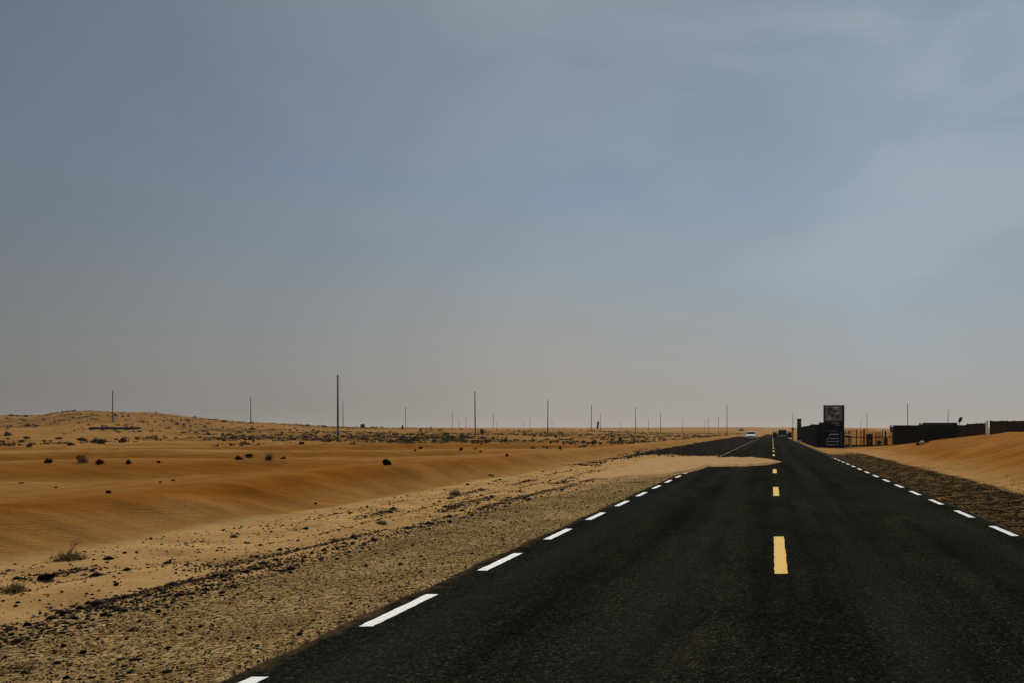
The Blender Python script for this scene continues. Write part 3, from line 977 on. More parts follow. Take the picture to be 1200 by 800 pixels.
def tuft(px, py, wpx, hpx, label, tall=3, seed=0, rot=0.0):
    """dry grass tuft: a dark heart of twigs and thin bent blades"""
    x, y, z = hit(px, py)
    k = y / 900
    root = tag(empty('grass_tuft', (x, y, z)), label, 'grass tuft')
    r = random.Random(seed)
    W, Hh = wpx * k, hpx * k
    bm = bmesh.new()
    for i in range(300):
        a = r.uniform(0, 6.283)
        el = r.uniform(.05, 1.25)
        L = Hh * r.uniform(.35, 1.0) if el > .6 else W * .5 * r.uniform(.4, 1.0)
        b = Vector((r.gauss(0, W * .16), r.gauss(0, W * .12), 0))
        d = Vector((math.cos(a) * math.cos(el), math.sin(a) * math.cos(el), math.sin(el)))
        p = [b, b + d * L * .5, b + d * L + Vector((0, 0, -L * .22))]
        s_ = d.cross(Vector((0, 0, 1))).normalized() * .0035
        prev = None
        for q, wv in zip(p, (1, .8, .15)):
            cur = (bm.verts.new(q - s_ * wv), bm.verts.new(q + s_ * wv))
            if prev:
                bm.faces.new((prev[0], prev[1], cur[1], cur[0]))
            prev = cur
    tag(from_bm('blades', bm, M['grass'], root), kind='stuff')
    bm = bmesh.new()
    for i in range(200):
        a = r.uniform(0, 6.283)
        el = r.uniform(.05, 1.1)
        L = Hh * .38 * r.uniform(.4, 1.0)
        b = Vector((r.gauss(0, W * .10), r.gauss(0, W * .07), 0))
        d = Vector((math.cos(a) * math.cos(el), math.sin(a) * math.cos(el), math.sin(el)))
        s_ = d.cross(Vector((0, 0, 1))).normalized() * .006
        vs = [bm.verts.new(q) for q in (b - s_, b + s_, b + d * L + s_ * .3, b + d * L - s_ * .3)]
        bm.faces.new(vs)
    tag(from_bm('twigs', bm, M['twig'], root), kind='stuff')
    for i in range(tall):
        bm = bmesh.new()
        lean = r.uniform(.25, .6)
        L = Hh * r.uniform(1.2, 1.9)
        pts = [Vector((L * lean * t * t, r.uniform(-.02, .02), L * t * (1 - .25 * t))) for t in (0, .35, .7, 1.0)]
        for p0, p1, r0, r1 in zip(pts, pts[1:], (.004, .0035, .005), (.0035, .003, .002)):
            add_tube(bm, p0, p1, r0, r1, 4, caps=False)
        from_bm('stalk', bm, M['grass'], root)
    root.rotation_euler = (0, 0, rot)
    return root


tuft(82, 655, 46, 20, 'dry grass tuft with tall pale stalks in front of the dark dune face', 5, 1)
tuft(17, 693, 34, 20, 'dry grass tuft with a dark heart at the left end of the pale strip', 1, 2)
tuft(533, 579, 22, 12, 'small dry grass tuft between the dune foot and the gravel, mid left', 1, 3)
tuft(447, 613, 16, 7, 'low sparse grass tuft on the gravel tracks, mid left', 0, 4)
tuft(274, 629, 9, 6, 'tiny dry plant alone on the smooth pale strip', 0, 5)
tuft(575, 557, 12, 5, 'low dry plant at the foot of the dark dune face', 0, 6)
tuft(98, 541, 12, 14, 'dry grass with thin stalks beside the second dark shrub', 2, 8)
tuft(315, 538, 8, 18, 'thin dry stalks rising from the sand below the far scrub', 2, 9)
tuft(1160, 585, 14, 9, 'dry grass clump on the dark gravel bank right of the road', 0, 10)


# ------------------------------------------------------------------ utility poles
def pole_parts(h, r):
    sh = bmesh.new()
    add_tube(sh, (0, 0, -.3), (0, 0, h * .5), r, r * .82, 8, caps=True)
    add_tube(sh, (0, 0, h * .5 + .001), (0, 0, h - .02), r * .80, r * .6, 8, caps=True)
    cp = bmesh.new()
    add_tube(cp, (0, 0, h - .02), (0, 0, h + .12), r * .95, r * .95, 8)
    add_tube(cp, (0, 0, h + .121), (0, 0, h + .38), r * .5, r * .35, 6)
    ft = bmesh.new()
    add_tube(ft, (0, 0, -.3), (0, 0, .5), r * 1.7, r * 1.25, 8)
    return sh, cp, ft


proto_pole = empty('utility_pole')
for nm, bm in zip(('shaft', 'cap', 'footing'), pole_parts(10.0, .15)):
    from_bm(nm, bm, M['pole'], proto_pole)
POLES = [  # photo x, photo y of the top, distance along the road, label or None
    (396, 438, 112, 'tallest steel pole, standing on the sand at the edge of the scrub'),
    (132, 457, 196, 'steel pole rising behind the long dark pipe on the far left'),
    (294, 465, 243, 'thin pole on the scrub between the left hills and the tallest pole'),
    (557, 458, 163, 'second tallest pole, standing where the scrub meets bare sand'),
    (642, 468, 205, 'pole with a dark foot beside a dark low ridge, mid field'),
    (693, 473, 262, 'thin pole just left of the black and white marker'),
    (745, 476, 290, 'thin pole alone on the plain right of the black and white marker'),
    (852, 474, 262, 'thin pole nearest to the white car, left of the road'),
    (475, 476, 330, 'thin distant pole with a dark shrub close on its left'),
    (1064, 472, 229, 'pole rising behind the left black cabin'),
    (1016, 483, 344, 'pole rising behind the straw fence, the taller of two'),
    (929, 484, 360, 'faint pole beyond the vehicle in the right lane'),
    (774, 484, 330, None), (530, 481, 420, None), (402, 470, 300, None), (546, 488, 480, None), (538, 491, 560, None), (551, 496, 800, None),
    (578, 484, 400, None), (582, 494, 640, None), (613, 492, 600, None), (621, 487, 470, None), (647, 492, 600, None), (704, 485, 420, None),
    (727, 492, 600, None), (760, 490, 520, None), (800, 490, 540, None), (826, 491, 600, None), (830, 489, 500, None), (842, 487, 440, None),
    (1009, 490, 480, None), (1111, 479, 290, None)]
for i, (px, pt, y, lab) in enumerate(POLES):
    o = proto_pole if i == 0 else clone(proto_pole)
    x = (px - VX) / 900 * y
    z = gz(x, y)
    top = EYE + (VY - pt) / 900 * y
    o.location = (x, y, z)
    o.scale = (1.0, 1.0, (top - z) / 10.38)
    o.rotation_euler = (R(random.uniform(-.5, .5)), R(random.uniform(-.5, .5)), random.uniform(0, 3))
    tag(o, lab or 'faint thin utility pole far off on the hazy plain', 'utility pole', 'utility poles across the plain')


# ------------------------------------------------------------------ long dark pipe on the left
def make_pipe():
    ax, ay, az = hit(135, 503.5)
    k = ay / 900
    pts = [((106 - VX) * k, ay, az), ((163 - VX) * k, ay, az)]
    root = tag(empty('pipe', (pts[0][0], ay, az + .18)), 'long low black pipe lying across the sand in front of a pole', 'pipe')
    L = pts[-1][0] - pts[0][0]
    n = 4
    for i in range(n):
        tube('segment', M['dark_metal'], root, (L * i / n + .02, 0, .22 + .03 * math.sin(i)), (L * (i + 1) / n - .02, 0, .22 + .03 * math.sin(i + 1)), .27, .27, 12)
    for i in range(n + 1):
        tube('collar', M['dark_metal'], root, (L * i / n - .09, 0, .22 + .03 * math.sin(i)), (L * i / n + .09, 0, .22 + .03 * math.sin(i)), .33, .33, 12)
    for i in range(n + 1):
        box('block', M['dark_metal'], root, L * i / n - .25, L * i / n + .25, -.3, .3, -1.2, -.06)
    return root


make_pipe()


# ------------------------------------------------------------------ small markers out on the plain
def marker(px, ptop, pbase, y, label):
    x = (px - VX) / 900 * y
    z = gz(x, y)
    top = EYE + (VY - ptop) / 900 * y - z
    root = tag(empty('marker_post', (x, y, z)), label, 'marker')
    tube('post', M['white'], root, (0, 0, -.2), (0, 0, top * .55), .07, .07, 8)
    bm = bmesh.new()
    add_box(bm, -.24, .24, -.05, .05, top * .5, top, .02, Matrix.Rotation(R(7), 4, 'Y'))
    from_bm('panel', bm, M['dark_metal'], root)
    box('lower_panel', M['white'], root, -.2, .2, -.062, .0, top * .22, top * .46, .01)
    return root


marker(699, 493, 504, 200, 'small black and white marker board on a post beside a thin pole')
bx, by, bz = hit(425, 501)
r_ = tag(empty('signboard', (bx, by, bz)), 'small square dark board on two posts far out on the scrub', 'sign')
k_ = by / 900
box('board', M['wood_dark'], r_, -2.6 * k_, 2.6 * k_, -.05, .05, .6 * k_, 4.8 * k_, .02)
for sx in (-1, 1):
    tube('post', M['pole'], r_, (sx * 2.0 * k_, .12, -.3), (sx * 2.0 * k_, .12, 4.6 * k_), .07, .07, 8)

# ------------------------------------------------------------------ roadside sign, black hut, pillar
SY = 75.0
px2m = SY / 900


def sign():
    cx, cy = (977 - VX) * px2m, SY
    root = tag(empty('roadside_sign', (cx, cy, 0), R(-9)), 'tall dark two-part roadside sign board with faded grey picture and pale printed rows', 'sign board')
    W = .93
    zt = EYE + (VY - 474) * px2m
    zb = 0.0
    zm = EYE + (VY - 492.5) * px2m
    for sx, ww in ((-1, .07), (1, .10)):
        box('post', M['dark_metal'], root, sx * W - ww, sx * W + ww, -.09, .09, -.3, zt, .012)
    box('top_rail', M['dark_metal'], root, -W + .075, W - .105, -.06, .06, zt - .10, zt - .01)
    up = box('upper_board', M['print_grey'], root, -W + .075, W - .105, -.03, .03, zm + .08, zt - .105)
    # faded shapes of the picture on the upper board
    hh = zt - .105 - zm - .08
    z0 = zm + .08
    blobs = [(-.50, .80, .42, .11), (.30, .88, .50, .09), (.10, .64, .36, .07), (-.50, .50, .26, .13), (.40, .52, .40, .06), (-.10, .30, .34, .12), (.50, .24, .30, .10), (-.55, .14, .32, .10)]
    for i, (bx, bz, bw, bh) in enumerate(blobs):
        bm = bmesh.new()
        n = 10
        vs = [bm.verts.new((bx * W * .85 + bw * W * .8 * math.cos(2 * math.pi * j / n) * random.uniform(.6, 1.1), -.034, z0 + bz * hh + bh * hh * 1.3 * math.sin(2 * math.pi * j / n) * random.uniform(.6, 1.2))) for j in range(n)]
        bm.faces.new(vs)
        from_bm('printed_shape', bm, M['print_dark'] if i % 3 != 1 else M['print_pale'], up)
    box('middle_rail', M['dark_metal'], root, -W + .075, W - .105, -.06, .06, zm - .02, zm + .075)
    low = box('lower_board', M['black_sheet'], root, -W + .075, W - .105, -.03, .03, .12, zm - .025)
    box('bottom_rail', M['dark_metal'], root, -W + .075, W - .105, -.06, .06, .02, .115)

    def stroke(x0, x1, z0, z1, m='print_pale'):
        box('printed_line', M[m], low, x0, x1, -.036, -.0305, z0, z1)
    zz = lambda p: EYE + (VY - p) * px2m
    xx = lambda p: (p - 977) * px2m
    # header lines
    for j, (a, b) in enumerate(((974.5, 977.0), (977.6, 980.4), (981.0, 983.2))):
        stroke(xx(a), xx(b), zz(495.0) - .045, zz(495.0) + .02)
    stroke(xx(978.5), xx(984.5), zz(497.3) - .05, zz(497.3) + .03, 'print_grey')
    # running script line, then ruled rows
    for j in range(9):
        xa = 968.8 + j * 1.38
        stroke(xx(xa), xx(xa + .9), zz(505.2 - (j % 3) * .7) - .03, zz(505.2 - (j % 3) * .7) + .03, 'print_grey')
    stroke(xx(972.5), xx(983.0), zz(508.2) - .045, zz(508.2) + .045)
    stroke(xx(972.0), xx(973.2), zz(510.4), zz(508.8))
    for p in (513.0, 516.6, 520.4):
        stroke(xx(969.0), xx(983.0), zz(p) - .028, zz(p) + .028)
    for a, b in ((969.0, 969.6), (982.4, 983.0)):
        stroke(xx(a), xx(b), zz(516.2), zz(513.4), 'print_grey')
        stroke(xx(a), xx(b), zz(520.0), zz(517.0), 'print_grey')
    stroke(xx(985.2), xx(985.9), zz(520.5), zz(505.0), 'print_grey')
    # stay behind
    for sx in (-1, 1):
        bm = bmesh.new()
        add_tube(bm, (sx * W * .9, .1, 2.4), (sx * W * .9, 1.3, 0), .04, .04, 6)
        from_bm('stay', bm, M['dark_metal'], root)
    return root


sign()


def hut():
    x0, x1, y0, y1, h = 4.42, 6.55, SY + 1.5, 121.0, 2.28
    root = tag(empty('long_shed', (x0, y0, 0)), 'long low black shed along the right road edge behind the tall sign', 'shed')
    L, W = y1 - y0, x1 - x0
    n = 19
    st = L / n
    mesh0 = None
    for i in range(n):                      # sheets facing the road
        if mesh0 is None:
            bm = bmesh.new()
            add_box(bm, -.03, .03, 0, st - .03, -.1, h - .06, .008)
            for k in range(5):
                add_box(bm, -.055, -.031, st * (k + .5) / 5 - .05, st * (k + .5) / 5 + .05, -.08, h - .10)
            o = from_bm('wall_sheet', bm, M['black_sheet'], root)
            mesh0 = o.data
        else:
            o = link('wall_sheet', mesh0, None, root)
        o.location = (0, i * st, random.uniform(-.02, .02))
    m2 = None
    for i in range(2):                      # end facing the camera
        if m2 is None:
            bm = bmesh.new()
            add_box(bm, .05, W / 2 - .01, -.03, .03, -.1, h - .05, .008)
            for k in range(5):
                add_box(bm, .05 + (W / 2 - .1) * (k + .5) / 5 - .05, .05 + (W / 2 - .1) * (k + .5) / 5 + .05, -.055, -.031, -.08, h - .10)
            o = from_bm('end_sheet', bm, M['black_sheet'], root)
            m2 = o.data
        else:
            o = link('end_sheet', m2, None, root)
        o.location = (i * W / 2, -.035, 0)
    box('back_wall', M['black_sheet'], root, W - .03, W + .03, .04, L, -.1, h - .06)
    box('far_wall', M['black_sheet'], root, .05, W - .05, L - .03, L + .03, -.1, h - .06)
    box('roof', M['black_sheet'], root, -.12, W + .12, -.14, L + .1, h - .045, h + .03, .01)
    box('roof_vent', M['dark_metal'], root, .5, 1.0, 4.0, 4.7, h + .032, h + .28, .03)
    box('roof_box', M['dark_metal'], root, .3, .9, 18.0, 19.2, h + .032, h + .22, .03)
    return root


hut()


def pillar():
    y = 124.0
    k = y / 900
    x = (936.5 - VX) * k
    root = tag(empty('gate_pillar', (x, y, 0)), 'square black pillar with a small grey panel at the far end of the shed', 'pillar')
    zt = EYE + (VY - 490) * k
    box('column', M['black_sheet'], root, -.33, .33, -.33, .33, -.2, zt - .12, .02)
    box('cap', M['dark_metal'], root, -.40, .40, -.40, .40, zt - .117, zt, .02)
    box('sign_panel', M['print_dark'], root, -.16, .24, -.365, -.335, zt - .95, zt - .25, .005)
    return root


pillar()
# white painted block at the road edge by the pillar
r_ = tag(empty('kerb_block', ((931.5 - VX) * 116 / 900 + .9, 116, 0)), 'white painted kerb block at the road edge in front of the pillar', 'kerb block')
box('block', M['white'], r_, -.55, .35, -.2, .2, -.05, .24, .03)
box('reflector', M['lamp_clear'], r_, -.4, -.1, -.21, -.203, .06, .16)
# red-brown post with dark head by the road beyond
yy = 150.0
r_ = tag(empty('marker_post', ((929 - VX) * yy / 900, yy, 0)), 'thin rusty post with a dark head at the right road edge', 'post')
tube('shaft', M['rust'], r_, (0, 0, -.2), (0, 0, 1.75), .17, .14, 8)
bm = bmesh.new()
add_tube(bm, (0, 0, 1.76), (0, 0, 2.35), .22, .20, 10)
from_bm('head', bm, M['wood_dark'], r_)


# ------------------------------------------------------------------ stalls and straw fence right of the sign
def straw_fence():
    y = 79.0
    k = y / 900
    X0 = (989 - VX) * k
    root = tag(empty('straw_fence', (X0, y, 0)), 'fence of yellow straw panels and dark posts between the sign and black cabins', 'fence')
    xx = lambda p: (p - 989) * k
    zt = EYE + (VY - 502.5) * k
    for a, b, m, tp in ((989.5, 994.6, 'straw_dark', 503.0), (995.2, 1000.5, 'straw', 502.4), (1001.1, 1006.2, 'straw', 502.0), (1007.0, 1012.0, 'straw_dark', 503.2),
                        (1013.0, 1019.0, 'straw', 502.5), (1019.6, 1025.0, 'straw', 503.0), (1027.0, 1033.5, 'straw_dark', 505.0), (1040.2, 1045.6, 'straw', 505.5)):
        # each panel: bundles of reeds standing side by side
        n = max(4, int((xx(b) - xx(a)) / .09))
        bm = bmesh.new()
        ztp = EYE + (VY - tp) * k
        for i in range(n):
            px_c = xx(a) + (i + .5) * (xx(b) - xx(a)) / n
            jitter = random.uniform(-.10, .06)
            add_tube(bm, (px_c, random.uniform(-.02, .02), -.05), (px_c + random.uniform(-.02, .02), random.uniform(-.02, .02), ztp + jitter), .050, .040, 5)
        from_bm('straw_panel', bm, M[m], root)
    for p, tp, r in ((989.2, 506, .06), (994.9, 504, .06), (1003.6, 503, .05), (1012.5, 501.5, .07), (1026.0, 505, .06), (1034.4, 503, .06), (1037.6, 504, .11), (1045.9, 504, .06)):
        tube('post', M['wood_dark'], root, (xx(p), -.12, -.3), (xx(p), -.12, EYE + (VY - tp) * k), r, r * .9, 8)
    box('rail', M['wood_dark'], root, xx(989), xx(1046), -.075, -.045, EYE + (VY - 512) * k, EYE + (VY - 511) * k)
    box('base_board', M['wood_dark'], root, xx(989), xx(1046), -.29, -.20, -.1, .24)
    return root


straw_fence()


def stall():
    y = 76.0
    k = y / 900
    root = tag(empty('market_stand', ((993 - VX) * k, y, 0), R(4)), 'small stand with a white top beside the tall sign', 'stand')
    zt = EYE + (VY - 509.0) * k
    box('top', M['white'], root, -.42, .42, -.3, .3, zt - .06, zt, .012)
    box('apron', M['wood_dark'], root, -.38, .38, -.26, .26, zt - .22, zt - .063)
    for sx in (-1, 1):
        for sy in (-1, 1):
            box('leg', M['wood_pale'], root, sx * .34 - .035, sx * .34 + .035, sy * .22 - .035, sy * .22 + .035, -.02, zt - .223)
    box('shelf', M['wood_pale'], root, -.30, .30, -.18, .18, .42, .46)
    return root


stall()


def cabinet(px0, px1, ptop, y, m, label, name='cabinet'):
    k = y / 900
    root = tag(empty(name, (((px0 + px1) / 2 - VX) * k, y, 0)), label, 'cabinet')
    W = (px1 - px0) * k / 2
    zt = EYE + (VY - ptop) * k
    box('body', M[m], root, -W, W, -.25, .25, -.05, zt, .015)
    for sx in (-1, 1):
        box('door', M[m], root, sx * W * .5 - W * .44, sx * W * .5 + W * .44, -.275, -.253, .12, zt - .10, .004)
    box('handle', M['chrome'], root, -.02, .02, -.29, -.277, zt * .5 - .1, zt * .5 + .1)
    return root


cabinet(1015.2, 1022.4, 507.5, 75.5, 'maroon', 'dark red upright cabinet in front of the straw fence')


def drum(px, y, h, r, label):
    k = y / 900
    root = tag(empty('drum', ((px - VX) * k, y, gz((px - VX) * k, y))), label, 'drum')
    bm = bmesh.new()
    for a, b, ra, rb in ((0, .05, r * 1.04, r * 1.04), (.05, h * .48, r, r), (h * .48, h * .52, r * 1.05, r * 1.05), (h * .52, h - .05, r, r), (h - .05, h, r * 1.04, r * 1.04)):
        add_tube(bm, (0, 0, a), (0, 0, b - .001), ra, rb, 14)
    from_bm('shell', bm, M['wood_dark'], root)
    box('bung', M['chrome'], root, r * .4, r * .4 + .06, -.03, .03, h, h + .02)
    return root


drum(1038, 76.6, .78, .21, 'dark drum at the foot of a post right of the red cabinet')
drum(1030, 76.8, .55, .22, 'low dark drum left of the taller one by the straw fence')


# ------------------------------------------------------------------ black cabins and brown fence on the right dune
def cabin(px0, px1, ptop, y, depth, label, rz=0.0):
    k = y / 900
    xl = (px0 - VX) * k
    W = (px1 - px0) * k
    root = tag(empty('site_cabin', (xl, y, 0), rz), label, 'cabin')
    zt = EYE + (VY - ptop) * k
    zb = -.1
    n = max(5, int(W / .55))
    for i in range(n):
        a, b = .06 + (W - .12) * i / n, .06 + (W - .12) * (i + 1) / n
        bm = bmesh.new()
        add_box(bm, a + .004, b - .004, -.03, .02, zb + .12, zt - .12, .004)
        add_box(bm, a + .08, (a + b) / 2 - .02, -.055, -.031, zb + .16, zt - .16)
        add_box(bm, (a + b) / 2 + .06, b - .06, -.055, -.031, zb + .16, zt - .16)
        from_bm('wall_sheet', bm, M['black_sheet'], root)
    for x in (0, W):
        box('side_wall', M['black_sheet'], root, x - .03, x + .03, .06, depth - .06, zb + .1, zt - .1)
        for yv in (0, depth):
            box('corner_post', M['dark_metal'], root, x - .065, x + .065, yv - .065, yv + .055, zb, zt - .012)
    box('back_wall', M['black_sheet'], root, .07, W - .07, depth - .03, depth + .03, zb + .1, zt - .1)
    box('top_rail', M['dark_metal'], root, .07, W - .07, -.06, .04, zt - .115, zt - .012)
    box('bottom_rail', M['dark_metal'], root, .07, W - .07, -.06, .04, zb, zb + .115)
    box('roof', M['black_sheet'], root, -.04, W + .04, -.05, depth + .05, zt - .009, zt + .04, .01)
    return root


cabin(1047.5, 1081.5, 498.0, 84.0, 2.4, 'black site cabin standing left, lower of the two beside the straw fence')
cabin(1082.5, 1121.0, 495.0, 83.6, 2.4, 'black site cabin standing right, higher of the two above the dune')


def panel_fence(px0, px1, ptop0, ptop1, y0, y1, bays, label, mtl='brown_sheet'):
    x0, x1 = (px0 - VX) * y0 / 900, (px1 - VX) * y1 / 900
    root = tag(empty('panel_fence', (x0, y0, 0), math.atan2(y1 - y0, x1 - x0)), label, 'fence')
    L = math.hypot(x1 - x0, y1 - y0)
    for i in range(bays):
        f0, f1 = i / bays, (i + 1) / bays
        a, b = L * f0 + .05, L * f1 - .05
        ym = y0 + (y1 - y0) * (f0 + f1) / 2
        xm = x0 + (x1 - x0) * (f0 + f1) / 2
        zt = EYE + (VY - (ptop0 + (ptop1 - ptop0) * (f0 + f1) / 2)) * ym / 900
        g = gz(xm, ym) - .15
        nb = max(4, int((b - a) / .22))
        for j in range(nb):
            p, q = a + (b - a) * j / nb, a + (b - a) * (j + 1) / nb
            box('board', M[mtl], root, p + .008, q - .008, -.02 + random.uniform(-.006, .006), .02, g + .62, zt - .07 + random.uniform(-.03, .02))
        box('skirt', M['dark_metal'], root, a, b, -.03, .03, g, g + .60)
        box('top_rail', M['dark_metal'], root, a, b, .025, .085, zt - .30, zt - .22)
    for i in range(bays + 1):
        xm, ym = x0 + (x1 - x0) * i / bays, y0 + (y1 - y0) * i / bays
        zt = EYE + (VY - (ptop0 + (ptop1 - ptop0) * i / bays)) * ym / 900
        g = gz(xm, ym) - .3
        box('post', M['dark_metal'], root, L * i / bays - .04, L * i / bays + .04, -.05, .05, g, zt - .02)
    return root


panel_fence(1122.5, 1133, 497.0, 496.5, 82.0, 81.0, 1, 'short dark board fence next to the right black cabin', 'wood_dark')
panel_fence(1133.5, 1154.5, 495.3, 494.2, 80.5, 78.0, 2, 'brown board fence of two bays left of the white post')
panel_fence(1160.5, 1222, 491.6, 491.6, 76.0, 72.0, 3, 'brown board fence of wide bays running off right of the white post')
# white post between the fences
yy = 77.0
x_ = (1156.6 - VX) * yy / 900
r_ = tag(empty('gate_post', (x_, yy, gz(x_, yy))), 'white post between two brown board fences on the right dune', 'post')
zt_ = EYE + (VY - 492.5) * yy / 900 - gz(x_, yy)
box('shaft', M['white'], r_, -.09, .09, -.09, .09, -.3, zt_, .012)
box('cap', M['white'], r_, -.12, .12, -.12, .12, zt_ + .002, zt_ + .06, .012)
# dark dish on a mast
yy = 84.0
x_ = (1124.5 - VX) * yy / 900
r_ = tag(empty('satellite_dish', (x_, yy, gz(x_, yy))), 'small dark dish on a thin mast above the right cabin', 'dish')
zt_ = EYE + (VY - 492.0) * yy / 900 - gz(x_, yy)
tube('mast', M['dark_metal'], r_, (0, 0, -.2), (0, 0, zt_), .035, .03, 8)
bm = bmesh.new()
rings = []
for j in range(5):
    rr = .27 * j / 4
    rings.append([bm.verts.new((rr * math.cos(2 * math.pi * i / 16), -.35 * rr * rr * 4, rr * 1.25 * math.sin(2 * math.pi * i / 16))) for i in range(16)] if j else [bm.verts.new((0, 0, 0))])
for i in range(16):
    bm.faces.new((rings[0][0], rings[1][i], rings[1][(i + 1) % 16]))
    for j in range(1, 4):
        bm.faces.new((rings[j][i], rings[j + 1][i], rings[j + 1][(i + 1) % 16], rings[j][(i + 1) % 16]))
dish = from_bm('reflector', bm, M['dark_metal'], r_, True)
so = dish.modifiers.new('thick', 'SOLIDIFY')
so.thickness = .02
dish.location = (0, -.06, zt_ + .12)
dish.rotation_euler = (R(25), 0, R(35))
tube('feed_arm', M['dark_metal'], r_, (0, -.05, zt_), (-.12, -.38, zt_ + .16), .018, .014, 6)
# rubbish heap at the foot of the left cabin
for px, py, s in ((1076, 521, 7), (1086, 518, 6)):
    stone(px, py, s, 'dark lump half buried at the dune crest, %s' % ('left of a pale bag' if px == 1076 else 'right of a pale bag'), name='rock')
bx, by, bz = hit(1081, 520)
bm = bmesh.new()
bmesh.ops.create_icosphere(bm, subdivisions=2, radius=.2)
for v in bm.verts:
    v.co.z *= .75
    v.co *= 1 + .18 * math.sin(v.co.x * 31 + v.co.y * 17) * math.cos(v.co.z * 23)
    if v.co.z > .1:
        v.co.x *= .7
o = tag(from_bm('bag', bm, M['wood_pale'], None, True), 'pale bag on the sand in front of the black cabins', 'bag')
o.location = (bx, by, bz + .1)


# ------------------------------------------------------------------ vehicles
def loft(bm, secs):
    rings = [[bm.verts.new(p) for p in s] for s in secs]
    n = len(rings[0])
    for a, b in zip(rings, rings[1:]):
        for i in range(n):
            bm.faces.new((a[i], a[(i + 1) % n], b[(i + 1) % n], b[i]))
    bm.faces.new(rings[0][::-1])
    bm.faces.new(rings[-1])


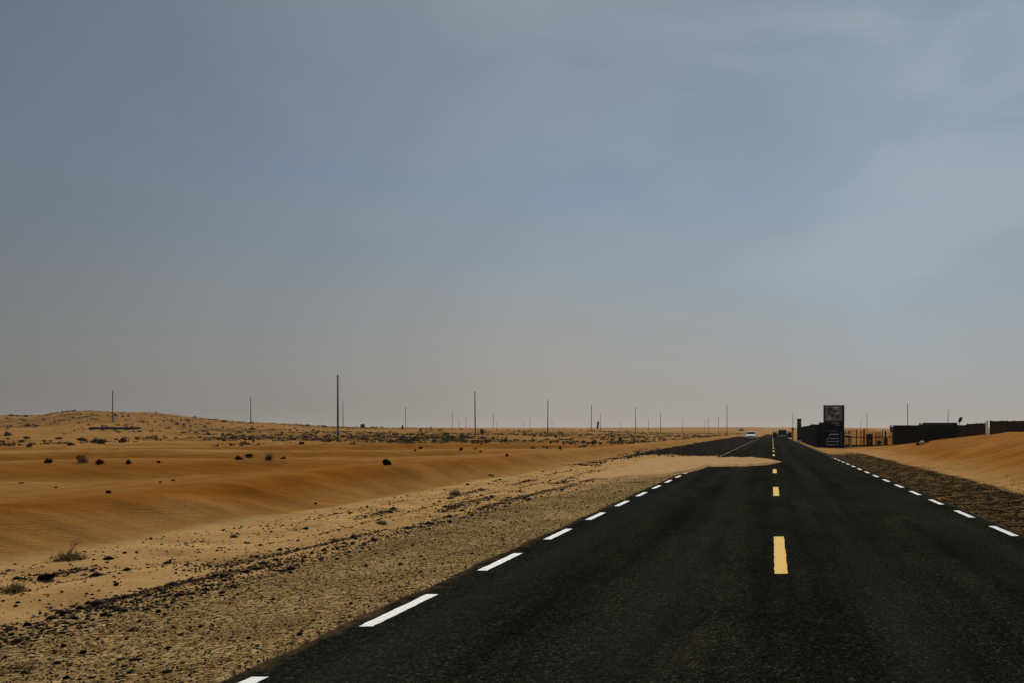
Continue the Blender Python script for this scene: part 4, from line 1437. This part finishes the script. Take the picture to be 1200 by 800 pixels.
def car(name, label, loc, rz, paint, grey, L=4.6, W=1.84, H=1.72, doors_open=False, tail_grey=False):
    """off-road estate car; its nose points along -Y before turning"""
    root = tag(empty(name, loc, rz), label, 'car')
    hw = W / 2
    bl = .98                                  # belt line

    def sec(y, w, z0, z1, r=.10):
        return [(-w + r * .4, y, z0), (w - r * .4, y, z0), (w, y, z0 + r), (w, y, z1 - r), (w - r, y, z1), (-w + r, y, z1), (-w, y, z1 - r), (-w, y, z0 + r)]
    bm = bmesh.new()
    loft(bm, [sec(-L / 2, hw * .86, .42, .70), sec(-L / 2 + .12, hw * .95, .36, .80), sec(-L / 2 + .6, hw, .32, .93), sec(-L * .5 + 1.25, hw, .30, 1.04), sec(0, hw, .30, 1.02),
              sec(L / 2 - .5, hw, .32, 1.02), sec(L / 2 - .1, hw * .97, .36, 1.0), sec(L / 2, hw * .92, .42, .95)])
    from_bm('body', bm, paint, root)
    # cabin with pillars and roof: loft upward
    y0, y1 = -L / 2 + 1.15, L / 2 - .12
    zc = 1.0

    def ring(z, wf, ya, yb):
        return [(-wf, ya, z), (wf, ya, z), (wf, yb, z), (-wf, yb, z)]
    bm = bmesh.new()
    loft(bm, [ring(zc, hw * .97, y0, y1), ring(H - .10, hw * .80, y0 + .72, y1 - .28), ring(H, hw * .72, y0 + .85, y1 - .40)])
    cab = from_bm('cabin', bm, paint, root)

    def pane(name, pts):
        bm = bmesh.new()
        c = sum((Vector(p) for p in pts), Vector()) / 4
        nrm = (Vector(pts[1]) - Vector(pts[0])).cross(Vector(pts[2]) - Vector(pts[0])).normalized()
        vs = [bm.verts.new(Vector(p) + nrm * .008) for p in pts]
        vb = [bm.verts.new(Vector(p) - nrm * .004) for p in pts]
        bm.faces.new(vs)
        for i in range(4):
            bm.faces.new((vs[i], vb[i], vb[(i + 1) % 4], vs[(i + 1) % 4]))
        return from_bm(name, bm, M['glass'], cab)

    def pt(s, t, front):
        """point on the front (or back) slope of the cabin"""
        z = zc + (H - .10 - zc) * t
        w = hw * (.97 + (.80 - .97) * t)
        y = (y0 + .72 * t) if front else (y1 - .28 * t)
        return (s * w, y, z)
    pane('windscreen', [pt(-.93, .06, True), pt(.93, .06, True), pt(.93, .93, True), pt(-.93, .93, True)])
    pane('rear_window', [pt(.88, .12, False), pt(-.88, .12, False), pt(-.88, .9, False), pt(.88, .9, False)])

    def sp(s, f, t):
        z = zc + (H - .10 - zc) * t
        w = hw * (.97 + (.80 - .97) * t)
        a, b = y0 + .72 * t, y1 - .28 * t
        return (s * w, a + (b - a) * f, z)
    for s in (-1, 1):
        for f0, f1 in ((.08, .36), (.40, .68), (.72, .94)):
            q = [sp(s, f0, .1), sp(s, f1, .1), sp(s, f1, .88), sp(s, f0, .88)]
            pane('side_window', q if s > 0 else q[::-1])
        box('mirror', paint, root, s * (hw + .10) - .09, s * (hw + .10) + .09, y0 + .28, y0 + .40, 1.02, 1.20, .02)
        h0 = box('headlight', M['lamp_clear'], root, s * hw * .68 - .16, s * hw * .68 + .16, -L / 2 - .005, -L / 2 + .12, .68, .82, .02)
        box('tail_lamp', M['lamp_red'], root, s * hw * .84 - .07, s * hw * .84 + .07, L / 2 - .09, L / 2 + .012, .72, .98, .01)
        for yv in (-L / 2 + .85, L / 2 - .85):
            wb = bmesh.new()
            add_tube(wb, (s * (hw - .20), yv, .36), (s * (hw + .01), yv, .36), .36, .36, 20)
            wh = from_bm('wheel', wb, M['rubber'], root)
            rb = bmesh.new()
            add_tube(rb, (s * (hw - .02), yv, .36), (s * (hw + .022), yv, .36), .22, .20, 16)
            from_bm('rim', rb, M['chrome'], wh)
        # doors
        for i, (ya, yb) in enumerate(((y0 + .12, y0 + 1.12), (y0 + 1.16, y0 + 2.05))):
            bm = bmesh.new()
            add_box(bm, -.02, .02, 0, yb - ya, .40 - .40, .56, .01)
            if doors_open and i == 0:
                add_box(bm, -.02, .02, .10, .16, .561, 1.15)
                add_box(bm, -.02, .02, yb - ya - .10, yb - ya - .03, .561, 1.10)
                add_box(bm, -.012, .012, .16, yb - ya - .10, .561, 1.05)
                add_box(bm, -.02, .02, .10, yb - ya - .03, 1.151, 1.22)
            d = from_bm('door', bm, paint, root)
            d.location = (s * (hw + .022), ya, .41)
            if doors_open and i == 0:
                d.rotation_euler = (0, 0, -s * R(68))
            hb = bmesh.new()
            add_box(hb, s * .022 - .012 * (s < 0), s * .022 + .012 * (s > 0) + .001, yb - ya - .24, yb - ya - .08, .44, .48)
            from_bm('handle', hb, grey, d)
    box('front_bumper', grey, root, -hw * .9, hw * .9, -L / 2 - .09, -L / 2 + .02, .34, .56, .03)
    box('grille', M['dark_metal'], root, -hw * .46, hw * .46, -L / 2 - .03, -L / 2 + .04, .62, .80, .01)
    box('rear_bumper', M['dark_metal'] if tail_grey else grey, root, -hw * .92, hw * .92, L / 2 - .03, L / 2 + .10, .36, .60, .03)
    if tail_grey:
        box('tailgate', M['car_grey'], root, -hw * .74, hw * .74, L / 2 - .03, L / 2 + .014, .62, .93, .01)
    box('number_plate', M['white'], root, -.26, .26, -L / 2 - .105, -L / 2 - .092, .40, .51)
    for s in (-1, 1):
        box('roof_rail', M['dark_metal'], root, s * hw * .66 - .025, s * hw * .66 + .025, y0 + 1.1, y1 - .7, H + .02, H + .06)
    return root


cx = (879.7 - VX) * 150 / 900
car('car', 'white off-road car with dark windscreen facing the camera at the left road edge', (cx, 150, .02), R(2), M['car_white'], M['car_grey'], H=1.66, W=1.86)
car('car', 'dark off-road car seen from behind in the right lane with front doors open', (1.95, 150, 0), R(180), M['car_dark'], M['car_grey'], H=1.95, W=1.86, doors_open=True, tail_grey=True)

# ------------------------------------------------------------------ dusty air
bm = bmesh.new()
add_box(bm, -2050, 2050, -200, 2050, -4.0, 17.5)
hz_ = from_bm('haze', bm, None)
hm, hn = mat('dusty_air')
pv_ = hn.n('ShaderNodeVolumePrincipled', {'Color': (.93, .90, .86, 1), 'Density': .00014, 'Anisotropy': .2})
ho = hn.n('ShaderNodeOutputMaterial')
hm.node_tree.links.new(pv_.outputs[0], ho.inputs['Volume'])
hz_.data.materials.append(hm)
tag(hz_, kind='stuff')
